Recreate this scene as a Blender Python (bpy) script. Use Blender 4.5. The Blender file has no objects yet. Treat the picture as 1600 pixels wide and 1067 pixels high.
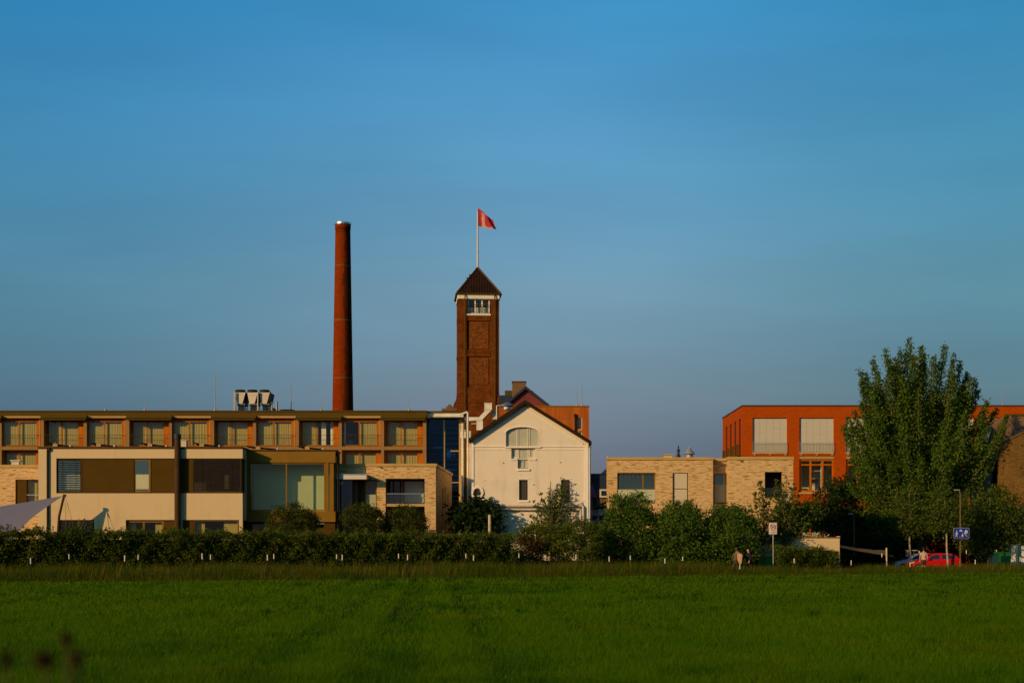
import bpy, bmesh, math, random
import numpy as np
from mathutils import Vector, Matrix
from mathutils.geometry import tessellate_polygon

SC = bpy.context.scene
COL = SC.collection
R = math.radians
PI = math.pi

# ------------------------------------------------------------------ camera, sky, sun, exposure
F, CX, HY, EYE = 2222.22, 800.0, 860.0, 1.6
cam_data = bpy.data.cameras.new('camera')
cam = bpy.data.objects.new('camera', cam_data)
COL.objects.link(cam)
cam.location = (0, 0, EYE)
cam.rotation_euler = (R(90), 0, 0)
cam_data.sensor_width = 36
cam_data.lens = 50
cam_data.shift_y = (HY - 533.5) / 1600.0
cam_data.clip_start = 0.05
cam_data.clip_end = 8000
cam_data.dof.use_dof = True
cam_data.dof.focus_distance = 112
cam_data.dof.aperture_fstop = 3.2
SC.camera = cam

SUN_EL, SUN_AZ = 16.5, 47.0            # azimuth: degrees left of straight behind the camera
sd = Vector((-math.sin(R(SUN_AZ)) * math.cos(R(SUN_EL)), -math.cos(R(SUN_AZ)) * math.cos(R(SUN_EL)), math.sin(R(SUN_EL))))
sun_data = bpy.data.lights.new('sun', 'SUN')
sun = bpy.data.objects.new('sun', sun_data)
COL.objects.link(sun)
sun.rotation_euler = sd.to_track_quat('Z', 'Y').to_euler()
sun_data.energy = 3.9
sun_data.angle = R(0.5)
sun_data.color = (1.0, 0.64, 0.30)

world = bpy.data.worlds.new('World')
SC.world = world
world.use_nodes = True
wn, wl = world.node_tree.nodes, world.node_tree.links
wn.clear()
w_out = wn.new('ShaderNodeOutputWorld')
w_bg = wn.new('ShaderNodeBackground')
w_bg.inputs['Strength'].default_value = 0.10
sky = wn.new('ShaderNodeTexSky')
sky.sky_type = 'NISHITA'
sky.sun_disc = False
sky.sun_elevation = R(SUN_EL)
sky.sun_rotation = R(180 + SUN_AZ)
sky.altitude = 50
sky.air_density = 1.0
sky.dust_density = 1.2
sky.ozone_density = 2.0
w_tc = wn.new('ShaderNodeTexCoord')
w_sep = wn.new('ShaderNodeSeparateXYZ')
w_ramp = wn.new('ShaderNodeValToRGB')
w_mul = wn.new('ShaderNodeMix'); w_mul.data_type = 'RGBA'; w_mul.blend_type = 'MULTIPLY'; w_mul.inputs[0].default_value = 1.0
cr = w_ramp.color_ramp
SKY_STOPS = [(0.000, (0.19, 0.19, 0.30)), (0.070, (0.225, 0.222, 0.320)), (0.107, (0.325, 0.325, 0.375)), (0.181, (0.439, 0.545, 0.555)), (0.265, (0.376, 0.703, 0.782)), (0.361, (0.242, 0.782, 0.970)), (0.480, (0.13, 0.42, 0.60)), (1.000, (0.06, 0.18, 0.32))]
cr.elements[0].position, cr.elements[0].color = SKY_STOPS[0][0], (*SKY_STOPS[0][1], 1)
cr.elements[1].position, cr.elements[1].color = SKY_STOPS[-1][0], (*SKY_STOPS[-1][1], 1)
for p, c in SKY_STOPS[1:-1]:
    e = cr.elements.new(p); e.color = (*c, 1)
# very faint streaks of thin high cloud
w_map = wn.new('ShaderNodeMapping'); w_map.inputs['Scale'].default_value = (1.5, 1.5, 9.0)
w_noise = wn.new('ShaderNodeTexNoise'); w_noise.inputs['Scale'].default_value = 2.2; w_noise.inputs['Detail'].default_value = 5
w_mr = wn.new('ShaderNodeMapRange'); w_mr.inputs['From Min'].default_value = 0.35; w_mr.inputs['From Max'].default_value = 0.75
w_mr.inputs['To Min'].default_value = 1.555; w_mr.inputs['To Max'].default_value = 1.775
w_sc = wn.new('ShaderNodeVectorMath'); w_sc.operation = 'SCALE'
wl.new(w_tc.outputs['Generated'], w_sep.inputs[0])
wl.new(w_sep.outputs['Z'], w_ramp.inputs['Fac'])
w_x = wn.new('ShaderNodeMapRange'); w_x.inputs['From Min'].default_value = -0.5; w_x.inputs['From Max'].default_value = 0.5
w_rx = wn.new('ShaderNodeValToRGB'); w_rx.color_ramp.interpolation = 'EASE'
AZ_STOPS = [(0.0, (.66, .90, .97)), (0.16, (.64, .90, .97)), (0.5, (1.0, .975, .975)), (0.84, (.55, .72, .70)), (1.0, (.57, .73, .70))]
w_rx.color_ramp.elements[0].position, w_rx.color_ramp.elements[0].color = 0.0, (*AZ_STOPS[0][1], 1)
w_rx.color_ramp.elements[1].position, w_rx.color_ramp.elements[1].color = 1.0, (*AZ_STOPS[-1][1], 1)
for p, c in AZ_STOPS[1:-1]:
    e = w_rx.color_ramp.elements.new(p); e.color = (*c, 1)
w_m2 = wn.new('ShaderNodeMix'); w_m2.data_type = 'RGBA'; w_m2.blend_type = 'MULTIPLY'; w_m2.inputs[0].default_value = 1.0
wl.new(w_sep.outputs['X'], w_x.inputs['Value']); wl.new(w_x.outputs[0], w_rx.inputs['Fac']); wl.new(w_rx.outputs['Color'], w_m2.inputs[7])
wl.new(w_mul.outputs[2], w_m2.inputs[6])
wl.new(sky.outputs[0], w_mul.inputs[6]); wl.new(w_ramp.outputs['Color'], w_mul.inputs[7])
wl.new(w_tc.outputs['Generated'], w_map.inputs[0]); wl.new(w_map.outputs[0], w_noise.inputs['Vector'])
wl.new(w_noise.outputs['Fac'], w_mr.inputs['Value'])
wl.new(w_m2.outputs[2], w_sc.inputs[0]); wl.new(w_mr.outputs[0], w_sc.inputs['Scale'])
wl.new(w_sc.outputs[0], w_bg.inputs['Color'])
wl.new(w_bg.outputs[0], w_out.inputs['Surface'])

SC.view_settings.view_transform = 'Standard'
SC.view_settings.look = 'None'
SC.view_settings.exposure = 0.0
SC.view_settings.gamma = 1.0
SC.view_settings.use_curve_mapping = False

# ------------------------------------------------------------------ helpers
def X(px, D): return (px - CX) / F * D
def Z(py, D): return EYE + (HY - py) / F * D
def edge(x): return 82.2 + 0.516 * x                # near line of the rough grass bank at the end of the field
def edge_D(px, off=0.0): return (82.2 + off) / (1 - 0.516 * (px - CX) / F)
def sstep(t):
    t = np.clip(t, 0, 1); return t * t * (3 - 2 * t)
def ground_z(x, y):
    return 0.9 * sstep((y - (edge(x) + 10)) / 7.0) * sstep((26 - x) / 10.0)

INV = {}                                            # world-to-local matrix of each root
def thing(name, label, cat, loc=(0, 0, 0), rz=0.0, group=None):
    o = bpy.data.objects.new(name, None); COL.objects.link(o)
    o.location = loc; o.rotation_euler = (0, 0, rz)
    o.empty_display_size = 0.3
    o['label'] = label; o['category'] = cat
    if group: o['group'] = group
    INV[o] = (Matrix.Translation(Vector(loc)) @ Matrix.Rotation(rz, 4, 'Z')).inverted()
    return o
def tag(o, label=None, cat=None, group=None, kind=None):
    for k, v in (('label', label), ('category', cat), ('group', group), ('kind', kind)):
        if v: o[k] = v
    return o
def copy_tree(o, parent=None):
    c = o.copy(); COL.objects.link(c)
    if parent is not None: c.parent = parent
    for ch in list(o.children): copy_tree(ch, c)
    return c

class MB:
    def __init__(s): s.v, s.f, s.m = [], [], []
    def add(s, vs, fs, mi=0):
        n = len(s.v); s.v += [tuple(v) for v in vs]
        for f in fs: s.f.append(tuple(i + n for i in f)); s.m.append(mi)
    def box(s, x0, x1, y0, y1, z0, z1, mi=0):
        if x0 > x1: x0, x1 = x1, x0
        if y0 > y1: y0, y1 = y1, y0
        if z0 > z1: z0, z1 = z1, z0
        s.add([(x0,y0,z0),(x1,y0,z0),(x1,y1,z0),(x0,y1,z0),(x0,y0,z1),(x1,y0,z1),(x1,y1,z1),(x0,y1,z1)],
              [(0,3,2,1),(4,5,6,7),(0,1,5,4),(1,2,6,5),(2,3,7,6),(3,0,4,7)], mi)
        return s
    def pb(s, px0, px1, py0, py1, D, dep, mi=0):    # box whose front rectangle is seen at these photo positions at distance D
        return s.box(X(px0, D), X(px1, D), D, D + dep, Z(py1, D), Z(py0, D), mi)
    def tube(s, pts, rad, n=8, caps=True, mi=0):
        pts = [Vector(p) for p in pts]
        if not hasattr(rad, '__len__'): rad = [rad] * len(pts)
        rings = []; up = Vector((0, 0, 1)); prev = None
        for i, p in enumerate(pts):
            d = (pts[min(i+1, len(pts)-1)] - pts[max(i-1, 0)])
            d = d.normalized() if d.length > 1e-9 else Vector((0, 0, 1))
            a = prev if prev is not None else (Vector((1, 0, 0)) if abs(d.z) > 0.9 else up)
            u = (a - d * a.dot(d))
            if u.length < 1e-6: u = d.orthogonal()
            u.normalize(); w = d.cross(u); prev = u
            rings.append([p + (u * math.cos(2*PI*k/n) + w * math.sin(2*PI*k/n)) * rad[i] for k in range(n)])
        vs = [v for r in rings for v in r]; fs = []
        for i in range(len(rings)-1):
            for k in range(n):
                fs.append((i*n+k, i*n+(k+1) % n, (i+1)*n+(k+1) % n, (i+1)*n+k))
        if caps:
            fs.append(tuple(range(n-1, -1, -1))); fs.append(tuple(range((len(rings)-1)*n, len(rings)*n)))
        s.add(vs, fs, mi); return s
    def prism(s, poly, y0, y1, mi=0):               # polygon in x-z, extruded along y
        n = len(poly); tri = tessellate_polygon([[Vector((p[0], p[1], 0)) for p in poly]])
        vs = [(p[0], y0, p[1]) for p in poly] + [(p[0], y1, p[1]) for p in poly]
        fs = [tuple(t) for t in tri] + [tuple(i + n for i in reversed(t)) for t in tri]
        fs += [(i, (i+1) % n, n+(i+1) % n, n+i) for i in range(n)]
        s.add(vs, fs, mi); return s
    def slab(s, poly, z0, z1, mi=0):                # polygon in x-y, extruded along z
        n = len(poly); tri = tessellate_polygon([[Vector((p[0], p[1], 0)) for p in poly]])
        vs = [(p[0], p[1], z0) for p in poly] + [(p[0], p[1], z1) for p in poly]
        fs = [tuple(reversed(t)) for t in tri] + [tuple(i + n for i in t) for t in tri]
        fs += [(i, (i+1) % n, n+(i+1) % n, n+i) for i in range(n)]
        s.add(vs, fs, mi); return s
    def gable(s, outer, holes, y0, t, mi=0):        # wall polygon with holes, in x-z, with reveals
        loops = [outer] + holes; flat = [p for l in loops for p in l]; n = len(flat)
        tri = tessellate_polygon([[Vector((p[0], p[1], 0)) for p in l] for l in loops])
        vs = [(p[0], y0, p[1]) for p in flat] + [(p[0], y0 + t, p[1]) for p in flat]
        fs = [tuple(a) for a in tri] + [tuple(i + n for i in reversed(a)) for a in tri]
        o = 0
        for l in loops:
            m = len(l)
            fs += [(o+i, o+(i+1) % m, n+o+(i+1) % m, n+o+i) for i in range(m)]
            o += m
        s.add(vs, fs, mi); return s
    def lathe(s, prof, cx=0, cy=0, n=16, mi=0):
        vs = []; fs = []
        for r, z in prof:
            vs += [(cx + r*math.cos(2*PI*k/n), cy + r*math.sin(2*PI*k/n), z) for k in range(n)]
        for i in range(len(prof)-1):
            for k in range(n): fs.append((i*n+k, i*n+(k+1) % n, (i+1)*n+(k+1) % n, (i+1)*n+k))
        fs.append(tuple(range(n-1, -1, -1))); fs.append(tuple(range((len(prof)-1)*n, len(prof)*n)))
        s.add(vs, fs, mi); return s
    def wall(s, u0, u1, z0, z1, holes, t, mp, mi=0): # wall with rectangular openings; mp(u, z, d) gives the point
        us = sorted({u0, u1, *[min(max(h[i], u0), u1) for h in holes for i in (0, 1)]})
        zs = sorted({z0, z1, *[min(max(h[i], z0), z1) for h in holes for i in (2, 3)]})
        def solid(i, j):
            if i < 0 or j < 0 or i >= len(us)-1 or j >= len(zs)-1: return False
            u, z = (us[i]+us[i+1])/2, (zs[j]+zs[j+1])/2
            return not any(h[0] < u < h[1] and h[2] < z < h[3] for h in holes)
        for i in range(len(us)-1):
            for j in range(len(zs)-1):
                if not solid(i, j): continue
                a, b, c, d = us[i], us[i+1], zs[j], zs[j+1]
                P = [mp(a,c,0), mp(b,c,0), mp(b,d,0), mp(a,d,0), mp(a,c,t), mp(b,c,t), mp(b,d,t), mp(a,d,t)]
                fs = [(0,1,2,3), (7,6,5,4)]
                if not solid(i-1, j): fs.append((0,3,7,4))
                if not solid(i+1, j): fs.append((1,5,6,2))
                if not solid(i, j-1): fs.append((0,4,5,1))
                if not solid(i, j+1): fs.append((3,2,6,7))
                s.add(P, fs, mi)
        return s
    def pwall(s, px0, px1, py0, py1, D, holes, t=0.3, z0=None, mi=0):   # the same, given at photo positions
        hs = [(X(h[0], D), X(h[1], D), Z(h[3], D), Z(h[2], D)) for h in holes]
        return s.wall(X(px0, D), X(px1, D), Z(py1, D) if z0 is None else z0, Z(py0, D), hs, t, lambda u, z, d: (u, D + d, z), mi)
    def build(s, name, mat, parent=None, smooth=False, local=False):
        me = bpy.data.meshes.new(name)
        vs = s.v
        if parent is not None and not local:
            M = INV[parent]; vs = [M @ Vector(v) for v in vs]
        me.from_pydata([tuple(v) for v in vs], [], s.f)
        mats = mat if isinstance(mat, (list, tuple)) else [mat]
        for m in mats: me.materials.append(m)
        if len(mats) > 1: me.polygons.foreach_set('material_index', s.m)
        if smooth: me.polygons.foreach_set('use_smooth', [True]*len(me.polygons))
        bm = bmesh.new(); bm.from_mesh(me)
        bmesh.ops.recalc_face_normals(bm, faces=bm.faces); bm.to_mesh(me); bm.free()
        o = bpy.data.objects.new(name, me); COL.objects.link(o)
        if parent is not None:
            o.parent = parent; INV[o] = INV[parent]
        return o

def fast_mesh(name, co, faces_n, mats, parent=None, mat_idx=None):
    # co: (n*k, 3) float array, every k consecutive vertices make one face
    k = faces_n; nf = len(co) // k
    if parent is not None:
        M = np.array(INV[parent]); co = co @ M[:3, :3].T + M[:3, 3]
    me = bpy.data.meshes.new(name)
    me.vertices.add(len(co)); me.vertices.foreach_set('co', np.ascontiguousarray(co, dtype=np.float32).ravel())
    me.loops.add(nf*k); me.loops.foreach_set('vertex_index', np.arange(nf*k, dtype=np.int32))
    me.polygons.add(nf); me.polygons.foreach_set('loop_start', np.arange(0, nf*k, k, dtype=np.int32))
    for m in (mats if isinstance(mats, (list, tuple)) else [mats]): me.materials.append(m)
    if mat_idx is not None: me.polygons.foreach_set('material_index', np.asarray(mat_idx, dtype=np.int32))
    me.update(calc_edges=True); me.validate()
    o = bpy.data.objects.new(name, me); COL.objects.link(o)
    if parent is not None: o.parent = parent; INV[o] = INV[parent]
    return o

# ------------------------------------------------------------------ materials
class NT:
    def __init__(s, name):
        s.m = bpy.data.materials.new(name); s.m.use_nodes = True
        s.n, s.l = s.m.node_tree.nodes, s.m.node_tree.links
        s.n.clear(); s.out = s.n.new('ShaderNodeOutputMaterial')
    def node(s, t, **kw):
        n = s.n.new(t)
        for k, v in kw.items(): setattr(n, k, v)
        return n
    def link(s, a, b): s.l.new(a, b)
    def setv(s, inp, v):
        if hasattr(v, 'is_linked') or hasattr(v, 'links'): s.link(v, inp)
        else: inp.default_value = v
    def pos(s, scale=(1, 1, 1)):
        g = s.node('ShaderNodeNewGeometry'); m = s.node('ShaderNodeMapping'); m.inputs['Scale'].default_value = scale
        s.link(g.outputs['Position'], m.inputs[0]); return m.outputs[0]
    def noise(s, vec, scale, detail=4, rough=0.55):
        n = s.node('ShaderNodeTexNoise'); n.inputs['Scale'].default_value = scale; n.inputs['Detail'].default_value = detail
        n.inputs['Roughness'].default_value = rough; s.link(vec, n.inputs['Vector']); return n.outputs['Fac']
    def rng(s, v, a, b, c, d):
        n = s.node('ShaderNodeMapRange'); s.link(v, n.inputs['Value'])
        for k, x in zip(('From Min', 'From Max', 'To Min', 'To Max'), (a, b, c, d)): n.inputs[k].default_value = x
        return n.outputs[0]
    def mix(s, f, a, b, mode='MIX'):
        n = s.node('ShaderNodeMix', data_type='RGBA', blend_type=mode)
        s.setv(n.inputs[0], f)
        for i, c in ((6, a), (7, b)):
            if isinstance(c, tuple): n.inputs[i].default_value = (*c, 1) if len(c) == 3 else c
            else: s.link(c, n.inputs[i])
        return n.outputs[2]
    def math(s, op, a, b=0.0):
        n = s.node('ShaderNodeMath', operation=op); s.setv(n.inputs[0], a); s.setv(n.inputs[1], b); return n.outputs[0]
    def principled(s, col, rough=0.7, spec=0.3, metal=0.0, bump=None, bump_d=0.02, coat=0.0):
        p = s.node('ShaderNodeBsdfPrincipled')
        if isinstance(col, tuple): p.inputs['Base Color'].default_value = (*col, 1)
        else: s.link(col, p.inputs['Base Color'])
        s.setv(p.inputs['Roughness'], rough); p.inputs['Specular IOR Level'].default_value = spec; p.inputs['Metallic'].default_value = metal
        p.inputs['Coat Weight'].default_value = coat
        if bump is not None:
            b = s.node('ShaderNodeBump'); b.inputs['Distance'].default_value = bump_d; b.inputs['Strength'].default_value = 0.7
            s.link(bump, b.inputs['Height']); s.link(b.outputs[0], p.inputs['Normal'])
        return p.outputs[0]
    def done(s, sh): s.link(sh, s.out.inputs['Surface']); return s.m

def plain(name, c, rough=0.6, spec=0.08, metal=0.0, var=0.18, scale=1.3, stretch=(1, 1, 1), fine=True, coat=0.0):
    t = NT(name); v = t.pos(stretch)
    n = t.noise(v, scale, 6)
    col = t.mix(t.rng(n, 0.3, 0.7, 0, 1), tuple(x*(1-var) for x in c), tuple(min(1, x*(1+var)) for x in c))
    h = t.noise(v, scale*14, 3) if fine else None
    return t.done(t.principled(col, rough, spec, metal, h, 0.006, coat))

def plaster(name, c, dirt=(0.35, 0.28, 0.2), amt=0.35):
    t = NT(name); v = t.pos(); 
    n = t.noise(v, 0.6, 7, 0.65); n2 = t.noise(t.pos((2.2, 2.2, 0.22)), 1.1, 6, 0.6); n3 = t.noise(v, 9.0, 4)
    a = t.math('MULTIPLY', t.rng(n, 0.5, 0.78, 0, 1), amt); b = t.math('MULTIPLY', t.rng(n2, 0.55, 0.8, 0, 1), amt*0.8)
    col = t.mix(a, c, tuple(x*0.72 for x in c)); col = t.mix(b, col, tuple(x*y*1.6 for x, y in zip(c, dirt)))
    col = t.mix(t.rng(n3, 0.3, 0.7, 0, 0.12), col, tuple(x*0.8 for x in c))
    return t.done(t.principled(col, 0.95, 0.04, 0, n3, 0.01))

def brick(name, c1, c2, mortar, bw=0.24, bh=0.075, ms=0.01, streak=None, patch=0.35, streak_amt=0.8, pscale=0.5, rough_var=0.0):
    t = NT(name)
    g = t.node('ShaderNodeNewGeometry'); sp = t.node('ShaderNodeSeparateXYZ'); cb = t.node('ShaderNodeCombineXYZ')
    t.link(g.outputs['Position'], sp.inputs[0])
    t.link(t.math('ADD', sp.outputs['X'], sp.outputs['Y']), cb.inputs['X']); t.link(sp.outputs['Z'], cb.inputs['Y'])
    b = t.node('ShaderNodeTexBrick'); t.link(cb.outputs[0], b.inputs['Vector'])
    b.inputs['Color1'].default_value = (*c1, 1); b.inputs['Color2'].default_value = (*c2, 1); b.inputs['Mortar'].default_value = (*mortar, 1)
    b.inputs['Scale'].default_value = 1.0; b.inputs['Mortar Size'].default_value = ms; b.inputs['Brick Width'].default_value = bw; b.inputs['Row Height'].default_value = bh
    b.inputs['Bias'].default_value = -0.1
    col = b.outputs['Color']
    if streak is not None:
        mp = t.node('ShaderNodeMapping'); mp.inputs['Scale'].default_value = (1.15, 8.0, 1); t.link(cb.outputs[0], mp.inputs[0])
        n = t.noise(mp.outputs[0], 1.6, 2, 0.5)
        col = t.mix(t.math('MULTIPLY', t.rng(n, 0.565, 0.60, 0, 1), streak_amt), col, streak)
        mp2 = t.node('ShaderNodeMapping'); mp2.inputs['Scale'].default_value = (3.0, 13, 1); t.link(cb.outputs[0], mp2.inputs[0])
        n = t.noise(mp2.outputs[0], 1.0, 1, 0.5)
        col = t.mix(t.rng(n, 0.35, 0.65, 0.0, 0.45), col, tuple(x*0.62 for x in c2))
    n = t.noise(g.outputs['Position'], pscale, 7, 0.65)
    col = t.mix(t.math('MULTIPLY', t.rng(n, 0.35, 0.72, 0, 1), patch), col, tuple(x*0.45 for x in c2))
    n2 = t.noise(g.outputs['Position'], 3.5, 4, 0.6)
    col = t.mix(t.rng(n2, 0.3, 0.7, 0, 0.3), col, tuple(x*0.55 for x in c1))
    return t.done(t.principled(col, 0.92, 0.03, 0, b.outputs['Fac'], -0.008))

def glass(name, tint=(0.90, 0.94, 0.89), base=0.06, rough=0.0, gloss=(0.9, 0.95, 1.0)):
    t = NT(name)
    tr = t.node('ShaderNodeBsdfTransparent'); tr.inputs['Color'].default_value = (*tint, 1)
    gl = t.node('ShaderNodeBsdfGlossy'); gl.inputs['Roughness'].default_value = rough; gl.inputs['Color'].default_value = (*gloss, 1)
    g_ = t.node('ShaderNodeNewGeometry'); dt = t.node('ShaderNodeVectorMath', operation='DOT_PRODUCT'); t.link(g_.outputs['Incoming'], dt.inputs[0]); t.link(g_.outputs['Normal'], dt.inputs[1])
    fr_ = t.math('POWER', t.math('SUBTRACT', 1.0, t.math('ABSOLUTE', dt.outputs['Value'])), 5.0)
    n = t.noise(t.pos((0.5, 0.5, 0.5)), 1.2, 2); bp = t.node('ShaderNodeBump'); bp.inputs['Strength'].default_value = 0.05; bp.inputs['Distance'].default_value = 0.05
    t.link(n, bp.inputs['Height']); t.link(bp.outputs[0], gl.inputs['Normal'])
    f = t.math('MINIMUM', t.math('ADD', t.math('MULTIPLY', fr_, 0.9), base + 0.06), 1.0)
    mx = t.node('ShaderNodeMixShader'); t.link(f, mx.inputs[0]); t.link(tr.outputs[0], mx.inputs[1]); t.link(gl.outputs[0], mx.inputs[2])
    return t.done(mx.outputs[0])

def leaf(name, ca, cb, cc=None, trans=0.38, rough=0.55, pscale=0.5):
    t = NT(name)
    g = t.node('ShaderNodeNewGeometry')
    col = t.mix(t.rng(g.outputs['Random Per Island'], 0, 1, 0, 1), ca, cb)
    n = t.noise(g.outputs['Position'], pscale, 4, 0.6)
    col = t.mix(t.rng(n, 0.38, 0.66, 0, 0.75), col, cc or tuple(x*0.55 for x in ca))
    p = t.principled(col, rough, 0.15)
    tl = t.node('ShaderNodeBsdfTranslucent'); t.link(col, tl.inputs['Color'])
    mx = t.node('ShaderNodeMixShader'); mx.inputs[0].default_value = trans
    t.link(p, mx.inputs[1]); t.link(tl.outputs[0], mx.inputs[2])
    return t.done(mx.outputs[0])

M = {}
M['white_plaster'] = plaster('white_plaster', (0.71, 0.59, 0.43), amt=0.5)
M['tan_plaster'] = plaster('tan_plaster', (0.58, 0.425, 0.225), amt=0.34)
M['cream_wall'] = plaster('cream_wall', (0.78, 0.70, 0.57), amt=0.5)
M['cream_trim'] = plain('cream_trim', (0.66, 0.60, 0.47), 0.7, var=0.12)
M['wall_paint'] = plaster('wall_paint', (0.70, 0.60, 0.46), amt=0.4)
M['olive_panel'] = plain('olive_panel', (0.072, 0.036, 0.003), 0.65, 0.05, var=0.10, scale=0.8)
M['brown_metal'] = plain('brown_metal', (0.205, 0.105, 0.012), 0.6, 0.06, var=0.10)
M['dark_metal'] = plain('dark_metal', (0.022, 0.016, 0.010), 0.6, 0.08, var=0.2)
M['bronze'] = plain('bronze', (0.060, 0.032, 0.012), 0.6, 0.05, var=0.2)
M['steel'] = plain('steel', (0.42, 0.42, 0.42), 0.35, 0.5, 0.8, var=0.1)
M['grey_metal'] = plain('grey_metal', (0.30, 0.29, 0.28), 0.5, 0.4, 0.3, var=0.12)
M['beige_metal'] = plain('beige_metal', (0.52, 0.44, 0.32), 0.55, 0.3, var=0.1)
M['concrete'] = plaster('concrete', (0.27, 0.155, 0.055), amt=0.6)
M['fascia'] = plaster('fascia', (0.088, 0.054, 0.009), amt=0.5)
M['coping'] = plain('coping', (0.44, 0.28, 0.09), 0.6, var=0.1)
M['pale_stone'] = plaster('pale_stone', (0.40, 0.24, 0.085), amt=0.3)
M['wood'] = plain('wood', (0.44, 0.105, 0.002), 0.6, 0.05, var=0.28, scale=2.0, stretch=(5, 5, 0.5))
M['wood_frame'] = plain('wood_frame', (0.34, 0.115, 0.010), 0.6, 0.05, var=0.25, scale=2.0, stretch=(5, 5, 0.5))
M['wood_dark'] = plain('wood_dark', (0.15, 0.075, 0.03), 0.7, 0.2, var=0.3, scale=2.0, stretch=(5, 5, 0.5))
M['post_wood'] = plain('post_wood', (0.50, 0.38, 0.22), 0.8, 0.2, var=0.25, scale=3, stretch=(5, 5, 0.6))
M['curtain'] = plain('curtain', (0.37, 0.27, 0.075), 0.9, 0.1, var=0.14, scale=3.0, stretch=(4, 4, 0.15), fine=False)
M['curtain_white'] = plain('curtain_white', (0.70, 0.64, 0.50), 0.9, 0.1, var=0.1, scale=3.0, stretch=(4, 4, 0.15), fine=False)
M['blind_pale'] = plain('blind_pale', (0.60, 0.58, 0.50), 0.8, 0.2, var=0.06, fine=False)
M['blind_white'] = plain('blind_white', (0.46, 0.41, 0.31), 0.8, 0.2, var=0.08, scale=2, stretch=(0.4, 0.4, 9), fine=False)
M['blind_dark'] = plain('blind_dark', (0.022, 0.014, 0.007), 0.7, 0.03, var=0.1, fine=False)
M['shutter'] = plain('shutter', (0.52, 0.42, 0.27), 0.7, 0.2, var=0.06, scale=2, stretch=(0.3, 0.3, 12), fine=False)
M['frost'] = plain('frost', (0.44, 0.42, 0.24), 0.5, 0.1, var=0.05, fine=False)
M['frost_green'] = plain('frost_green', (0.40, 0.38, 0.26), 0.25, 0.5, var=0.10, scale=0.8, fine=False)
M['room'] = plain('room', (0.10, 0.08, 0.06), 0.9, 0.1, var=0.2)
M['blind_olive'] = plain('blind_olive', (0.56, 0.53, 0.34), 0.9, var=0.06)
M['black_matte'] = plain('black_matte', (0.006, 0.006, 0.008), 0.95, 0.0)
M['room_pale'] = plain('room_pale', (0.52, 0.50, 0.40), 0.9, 0.1, var=0.08)
M['glass'] = glass('glass', base=-0.015)
M['glass_teal'] = glass('glass_teal', (0.78, 0.86, 0.72), 0.0, gloss=(.75, 1.0, .85))
M['glass_mirror'] = glass('glass_mirror', base=0.16, gloss=(.80, 1.0, .85))
M['glass_blue'] = glass('glass_blue', (0.12, 0.34, 0.52), -0.01, gloss=(.25, .5, .8))
t_ = NT('glass_dark'); M['glass_dark'] = t_.done(t_.principled((0.02, 0.022, 0.024), 0.04, 0.6))
t_ = NT('glass_brown'); M['glass_brown'] = t_.done(t_.principled((0.05, 0.04, 0.032), 0.12, 0.5))
t_ = NT('glass_navy'); M['glass_navy'] = t_.done(t_.principled((0.012, 0.03, 0.055), 0.06, 0.5))
M['brick_tan'] = brick('brick_tan', (0.80, 0.515, 0.225), (0.70, 0.43, 0.17), (0.60, 0.40, 0.18), 0.36, 0.055, 0.006, streak=(0.20, 0.082, 0.012), patch=0.10, streak_amt=0.92)
M['brick_tower'] = brick('brick_tower', (0.20, 0.045, 0.003), (0.095, 0.018, 0.002), (0.21, 0.08, 0.02), 0.32, 0.13, 0.02, patch=0.75, pscale=1.1)
M['brick_tower_panel'] = brick('brick_tower_panel', (0.23, 0.058, 0.006), (0.105, 0.022, 0.002), (0.27, 0.11, 0.03), 0.34, 0.20, 0.030, patch=0.8, pscale=2.6)
M['brick_shade_soot'] = brick('brick_shade_soot', (0.12, 0.022, 0.003), (0.07, 0.012, 0.002), (0.16, 0.04, 0.008), 0.25, 0.10, 0.012, patch=0.6, pscale=0.5)
M['brick_chimney'] = brick('brick_chimney', (0.25, 0.030, 0.001), (0.16, 0.017, 0.001), (0.22, 0.045, 0.004), 0.25, 0.10, 0.012, patch=0.4, pscale=0.35)
M['brick_orange'] = brick('brick_orange', (0.41, 0.058, 0.001), (0.36, 0.046, 0.001), (0.42, 0.10, 0.012), 0.42, 0.28, 0.020, patch=0.12)
M['brick_old'] = brick('brick_old', (0.25, 0.125, 0.022), (0.15, 0.066, 0.012), (0.28, 0.17, 0.05), 0.3, 0.11, 0.02, streak=(0.09, 0.05, 0.03), patch=0.5, streak_amt=0.5, pscale=1.1)
M['brick_ruin'] = brick('brick_ruin', (0.26, 0.12, 0.065), (0.15, 0.062, 0.035), (0.30, 0.19, 0.11), 0.4, 0.14, 0.03, streak=(0.34, 0.23, 0.14), patch=0.4, streak_amt=0.5)
M['brick_brown'] = brick('brick_brown', (0.21, 0.11, 0.045), (0.14, 0.07, 0.03), (0.2, 0.13, 0.08), 0.25, 0.09, 0.01, patch=0.3)
M['maroon'] = plain('maroon', (0.15, 0.030, 0.028), 0.8, 0.2, var=0.2, scale=0.8)
M['navy_roof'] = plain('navy_roof', (0.014, 0.022, 0.040), 0.6, 0.3, var=0.3, scale=2, stretch=(6, 1, 1))
M['rust'] = plain('rust', (0.36, 0.085, 0.004), 0.75, 0.2, var=0.28, scale=0.7, stretch=(2.5, 2.5, 0.35))
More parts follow.
